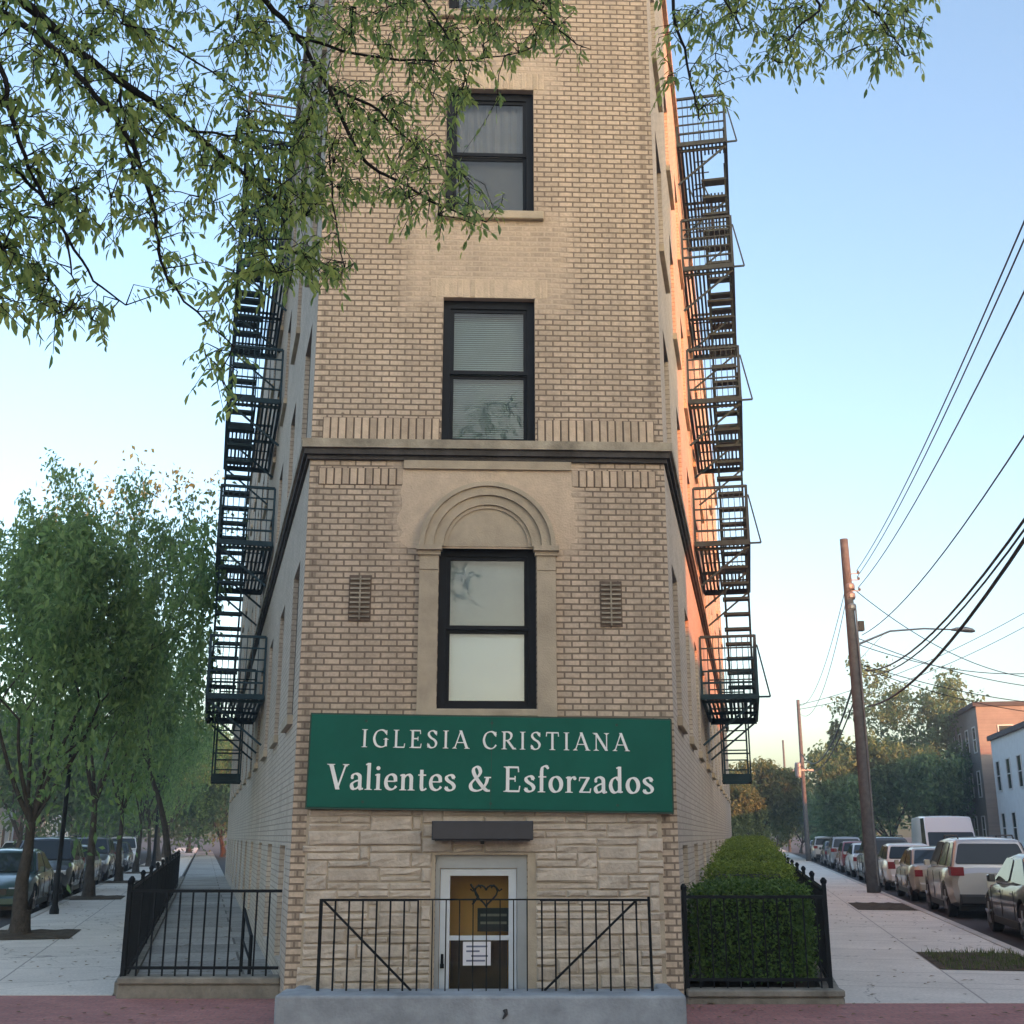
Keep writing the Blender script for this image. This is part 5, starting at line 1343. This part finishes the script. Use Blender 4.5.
    for x in wx:
        for s_ in (-1, 1):
            m2 = MB(); m2.lathe([(wr*.62, -.1), (wr*.94, -.1), (wr, -.07), (wr, .07), (wr*.94, .1), (wr*.62, .1)], 24, 'y'); wo_ = m2.build('wheel', M['tyre'], root, fix=True); wo_.location = (x, s_*(hw-.13), wr)
            m3 = MB(); yy = s_*.075; m3.lathe([(wr*.62, yy-.02), (wr*.66, yy+.0), (wr*.62, yy+.02)], 24, 'y')
            for k in range(5):
                a = 2*math.pi*k/5 + .3; m3.bar((0, s_*.105, 0), (wr*.62*math.cos(a), s_*.1, wr*.62*math.sin(a)), .075, .03)
            m3.lathe([(.05, s_*.09), (.05, s_*.122)], 10, 'y'); m3.build('rim', M['rim'], wo_, fix=True)
    return root
PROTO = {}
def car(kind, col, x, y, rz, label, metal=.4):
    if kind not in PROTO:
        r_ = make_car(label, kind, col, metal); PROTO[kind] = r_
    else:
        r_ = copy_tree(PROTO[kind]); r_['label'] = label
        pt = paint('paint', col, metal)
        for ch in r_.children:
            if ch.data and ch.data.materials and ch.data.materials[0] and ch.data.materials[0].name.startswith('paint'):
                ch.material_slots[0].link = 'OBJECT'; ch.material_slots[0].material = pt
    r_.location = (x, y, zg); r_.rotation_euler = (0, 0, rz)
rR = math.pi/2 - aR; rL = math.pi/2 + aL
for (kind, col, Y, lb, mt) in (
    ('sedan', (.05,.052,.058), 21.4, 'dark grey sedan at the right edge of the photo, nearest the camera', .5),
    ('suv', (.5,.49,.47), 28.2, 'silver sport utility car with red tail lamps behind the dark sedan', .5),
    ('sedan', (.42,.38,.31), 34.6, 'beige sedan parked just ahead of the silver car', .4),
    ('hatch', (.7,.7,.69), 41.0, 'white hatchback right behind the near utility pole', .1),
    ('suv', (.06,.065,.07), 47.5, 'black sport utility car parked left of the near utility pole', .4),
    ('sedan', (.62,.62,.6), 54, 'white sedan parked beyond the black sport utility car', .1),
    ('hatch', (.22,.05,.05), 60.3, 'dark red hatchback far along the right kerb', .3),
    ('suv', (.3,.31,.33), 67, 'grey sport utility car far along the right kerb', .4),
    ('sedan', (.04,.05,.07), 73.5, 'dark blue sedan beside the second utility pole', .4),
    ('suv', (.55,.55,.55), 85, 'pale sport utility car past the second utility pole', .3),
    ('sedan', (.1,.1,.11), 92, 'charcoal sedan last in the right kerb row', .4)):
    car(kind, col, kerbR(Y) + (1.5 if Y < 25 else 1.36), Y, rR, lb, mt)
car('van', (.78,.78,.79), 17.0, 47, rR + math.pi, 'tall white van standing across the right street', .0)
car('suv', (.7,.7,.7), kerbR(62) + 7.9, 62, rR, 'white sport utility car on the far side of the right street', .0)
for (kind, col, Y, lb, mt) in (
    ('sedan', (.02,.06,.06), 28.6, 'dark teal sedan cut by the left edge of the photo', .4),
    ('suv', (.025,.026,.03), 36.0, 'black sport utility car between the first two left trees', .4),
    ('sedan', (.12,.13,.14), 42.6, 'grey sedan behind the second tree on the left', .4),
    ('suv', (.06,.05,.05), 49.2, 'dark brown sport utility car behind the third tree on the left', .4),
    ('hatch', (.25,.27,.28), 55.5, 'silver grey hatchback beside the fourth tree on the left', .4),
    ('sedan', (.05,.05,.055), 62, 'black sedan near the old style street lamp', .4),
    ('suv', (.6,.6,.6), 69, 'white sport utility car far down the left street', .1)):
    car(kind, col, kerbL(Y) - 1.12, Y, rL + math.pi, lb, mt)
car('hatch', (.35,.03,.03), kerbL(86) - 7.6, 86, rL, 'bright red hatchback across the left street', .1)
car('sedan', (.65,.65,.66), kerbL(72) - 7.6, 72, rL, 'white sedan across the left street', .1)

# ------------------------------------------------------------------ houses across the streets
def house(x, y, rz, w_, d_, h, wallm, label, cols, rows, roof='flat', wz0=1.2, name='house', group=None, door=True, frame='winwhite'):
    """front face looks to local -y; sides at x = 0 and w_"""
    e = empty(name, (x, y, 0), rz, label, 'house' if name == 'house' else 'building', group)
    m_ = MB(); m_.box(0, w_, 0, d_, -.1, h); m_.build('wall', wallm, e)
    r_ = MB()
    if roof == 'flat': r_.box(-.12, w_+.12, -.2, d_+.1, h+.003, h+.3)
    else: r_.add([(-.3,-.3,h+.002),(w_+.3,-.3,h+.002),(w_+.3,d_+.3,h+.002),(-.3,d_+.3,h+.002),(-.3,d_/2,h+roof),(w_+.3,d_/2,h+roof)], [(0,1,5,4),(2,3,4,5),(0,4,3),(1,2,5),(0,3,2,1)])
    ro = r_.build('roof', M['roof'], e)
    c_ = MB(); c_.box(w_*.3, w_*.3+.6, d_*.5, d_*.5+.6, h+.25, h+1.3); c_.build('chimney', M['mortar'], ro)
    def win(axis, c0, z0, z1, hw_):
        f = MB(); g_ = MB()
        if axis == 'f':
            for (a, b_, cc, dd) in ((c0-hw_-.08, c0-hw_, z0-.08, z1+.08), (c0+hw_, c0+hw_+.08, z0-.08, z1+.08), (c0-hw_, c0+hw_, z1, z1+.08), (c0-hw_, c0+hw_, z0-.08, z0), (c0-hw_, c0+hw_, (z0+z1)/2-.03, (z0+z1)/2+.03)): f.box(a, b_, -.06, -.002, cc, dd)
            g_.box(c0-hw_, c0+hw_, -.02, -.004, z0, z1)
        else:
            xx = -1 if axis == 'l' else 1; X0 = 0 if axis == 'l' else w_
            for (a, b_, cc, dd) in ((c0-hw_-.08, c0-hw_, z0-.08, z1+.08), (c0+hw_, c0+hw_+.08, z0-.08, z1+.08), (c0-hw_, c0+hw_, z1, z1+.08), (c0-hw_, c0+hw_, z0-.08, z0), (c0-hw_, c0+hw_, (z0+z1)/2-.03, (z0+z1)/2+.03)): f.box(*sorted((X0+xx*.002, X0+xx*.06)), a, b_, cc, dd)
            g_.box(*sorted((X0+xx*.004, X0+xx*.02)), c0-hw_, c0+hw_, z0, z1)
        fo = f.build('window', M[frame], e); g_.build('pane', M['glassdark'], fo)
    fl = (h - wz0) / rows
    for r2 in range(rows):
        for c2 in range(cols):
            cx = w_*(c2+.5)/cols
            if door and r2 == 0 and c2 == cols//2: continue
            win('f', cx, wz0 + r2*fl, wz0 + r2*fl + fl*.55, .5)
        for c2 in range(3):
            win('l', d_*(c2+.5)/3, wz0 + r2*fl, wz0 + r2*fl + fl*.55, .45); win('r', d_*(c2+.5)/3, wz0 + r2*fl, wz0 + r2*fl + fl*.55, .45)
    if door:
        cx = w_*(cols//2+.5)/cols; d2 = MB(); d2.box(cx-.5, cx+.5, -.06, -.002, 0, 2.2); do2 = d2.build('door', M['brownwood'], e); d3 = MB(); d3.bar((cx+.35,-.1,1.0),(cx+.35,-.1,1.15),.03); d3.build('handle', M['galv'], do2)
        s2 = MB(); s2.box(cx-.8, cx+.8, -.9, -.002, -.1, .25); s2.build('step', M['concrete'], e)
    return e
M['whitewall'] = pm('white_siding', (.6,.62,.64), .8, 0, .08, 2)
M['brownwall'] = brick_mat('brown_brick', (.16,.12,.105), (.2,.15,.13), (.16,.14,.13), .22, .075, .01)
M['greywall'] = brick_mat('grey_brick', (.2,.185,.175), (.24,.22,.205), (.2,.19,.18), .22, .075, .01)
M['redwall'] = brick_mat('red_brick', (.26,.1,.07), (.32,.13,.09), (.25,.2,.18), .22, .075, .01)
M['palewall'] = pm('pale_stucco', (.5,.46,.4), .85, 0, .12, 1.5)
# right side of the right street: front faces -u (towards the street) => rotate so local -y points to the street
HR = lambda Y: 3.83 + 12.5 + SR*Y
rzR = -math.pi/2 - aR       # local x runs back towards the camera along the street
def rhouse(Yfar, w_, *a, **k):
    return house(HR(Yfar), Yfar, rzR, w_, *a, **k)
rhouse(96, 14.5, 11, 10.4, M['greywall'], 'dark brick building with flat roof and chimney beyond the white van', 5, 3, name='brick_building')
rhouse(78, 12.5, 10, 7.7, M['whitewall'], 'white two storey house at the right edge of the photo', 4, 2)
rhouse(64, 18.5, 11, 6.8, M['palewall'], 'unseen low house row added across the right street, kept low to let sun through', 6, 2)  # added out of view, roof kept low so sun reaches the far trees
rhouse(45, 27, 11, 11.6, M['redwall'], 'unseen red brick row added across the right street to shade the pole and far wall', 8, 4, name='brick_building')  # added out of view, height set so only the pole top is sunlit
rhouse(17.5, 32.8, 11, 8.4, M['palewall'], 'unseen low stucco building added across the right street to shade the lower right wall', 5, 2, name='brick_building')  # added out of view, height sets the shadow line on the right wall
rhouse(-15.6, 34, 12, 22, M['brownwall'], 'unseen tall brown brick block added across the right street to keep sun off the front', 8, 6, name='shade_block')  # added sun blocker out of view, its end places the wall's shadow edge
HL = lambda Y: -3.55 - 12.6 - SL*Y
rzL = math.pi/2 + aL         # local x runs away from the camera
def lhouse(Ynear, w_, *a, **k): return house(HL(Ynear), Ynear, rzL, w_, *a, **k)
lhouse(70, 14, 10, 6.8, M['palewall'], 'pale stucco house across the left street behind the trees', 4, 2, roof=2.2)
lhouse(87, 14, 10, 6.4, M['whitewall'], 'white house across the left street behind the trees', 4, 2, roof=2.4)
lhouse(104, 16, 10, 7.5, M['redwall'], 'red brick house across the left street far behind the trees', 5, 2)
lhouse(123, 18, 10, 7.0, M['whitewall'], 'farthest white house across the left street', 5, 2, roof=2.0)

for o in list(bpy.data.objects):
    if o.type == 'MESH' and o.parent is None and 'label' not in o and o.get('kind') is None: print('UNTAGGED', o.name)
# fallen leaves
fl = MB(); r_ = random.Random(5)
for k in range(420):
    q = r_.random()
    if q < .35: Y = r_.uniform(11, 40); x = r_.uniform(fenceR(Y) + .1, kerbR(Y) - .1); z = .008
    elif q < .75: Y = r_.uniform(12.95, 40); x = r_.uniform(kerbL(Y) + .2, fenceL(Y) - .1); z = .008
    elif q < .85: Y = r_.uniform(13.1, 30); x = r_.uniform(fenceL(Y) + .2, faceL(Y) - .1); z = .11
    else: Y = r_.uniform(11.2, 12.3); x = r_.choice((r_.uniform(-6, -2.2), r_.uniform(1.7, 6))); z = .004
    if q < .35 and Y < 12.5: Y += 2
    a = r_.uniform(0, 6.28); leaf(fl, Vector((x, Y, z)), Vector((math.cos(a), math.sin(a), .12)), Vector((0,0,1)), r_.uniform(.05, .1), .035)
M['leaf_dry'] = leaf_mat('leaf_dry', (.12,.1,.04), (.22,.14,.06), .1)
tag(fl.build('fallen_leaves', M['leaf_dry']), 'scattered fallen leaves on the pavements', 'leaf litter', kind='stuff')
# ------------------------------------------------------------------ evening air
hz_ = MB(); hz_.box(-120, 120, -60, 190, -1.2, 26)
m, nt, b = newmat('air'); nt.nodes.remove(b)
pv = nt.nodes.new('ShaderNodeVolumePrincipled'); pv.inputs['Color'].default_value = (.86, .93, 1, 1); pv.inputs['Density'].default_value = .0012; pv.inputs['Anisotropy'].default_value = .2
nt.links.new(pv.outputs[0], nt.nodes['Material Output'].inputs['Volume'])
tag(hz_.build('haze', m), 'thin bluish evening haze filling the streets', 'haze', kind='stuff')
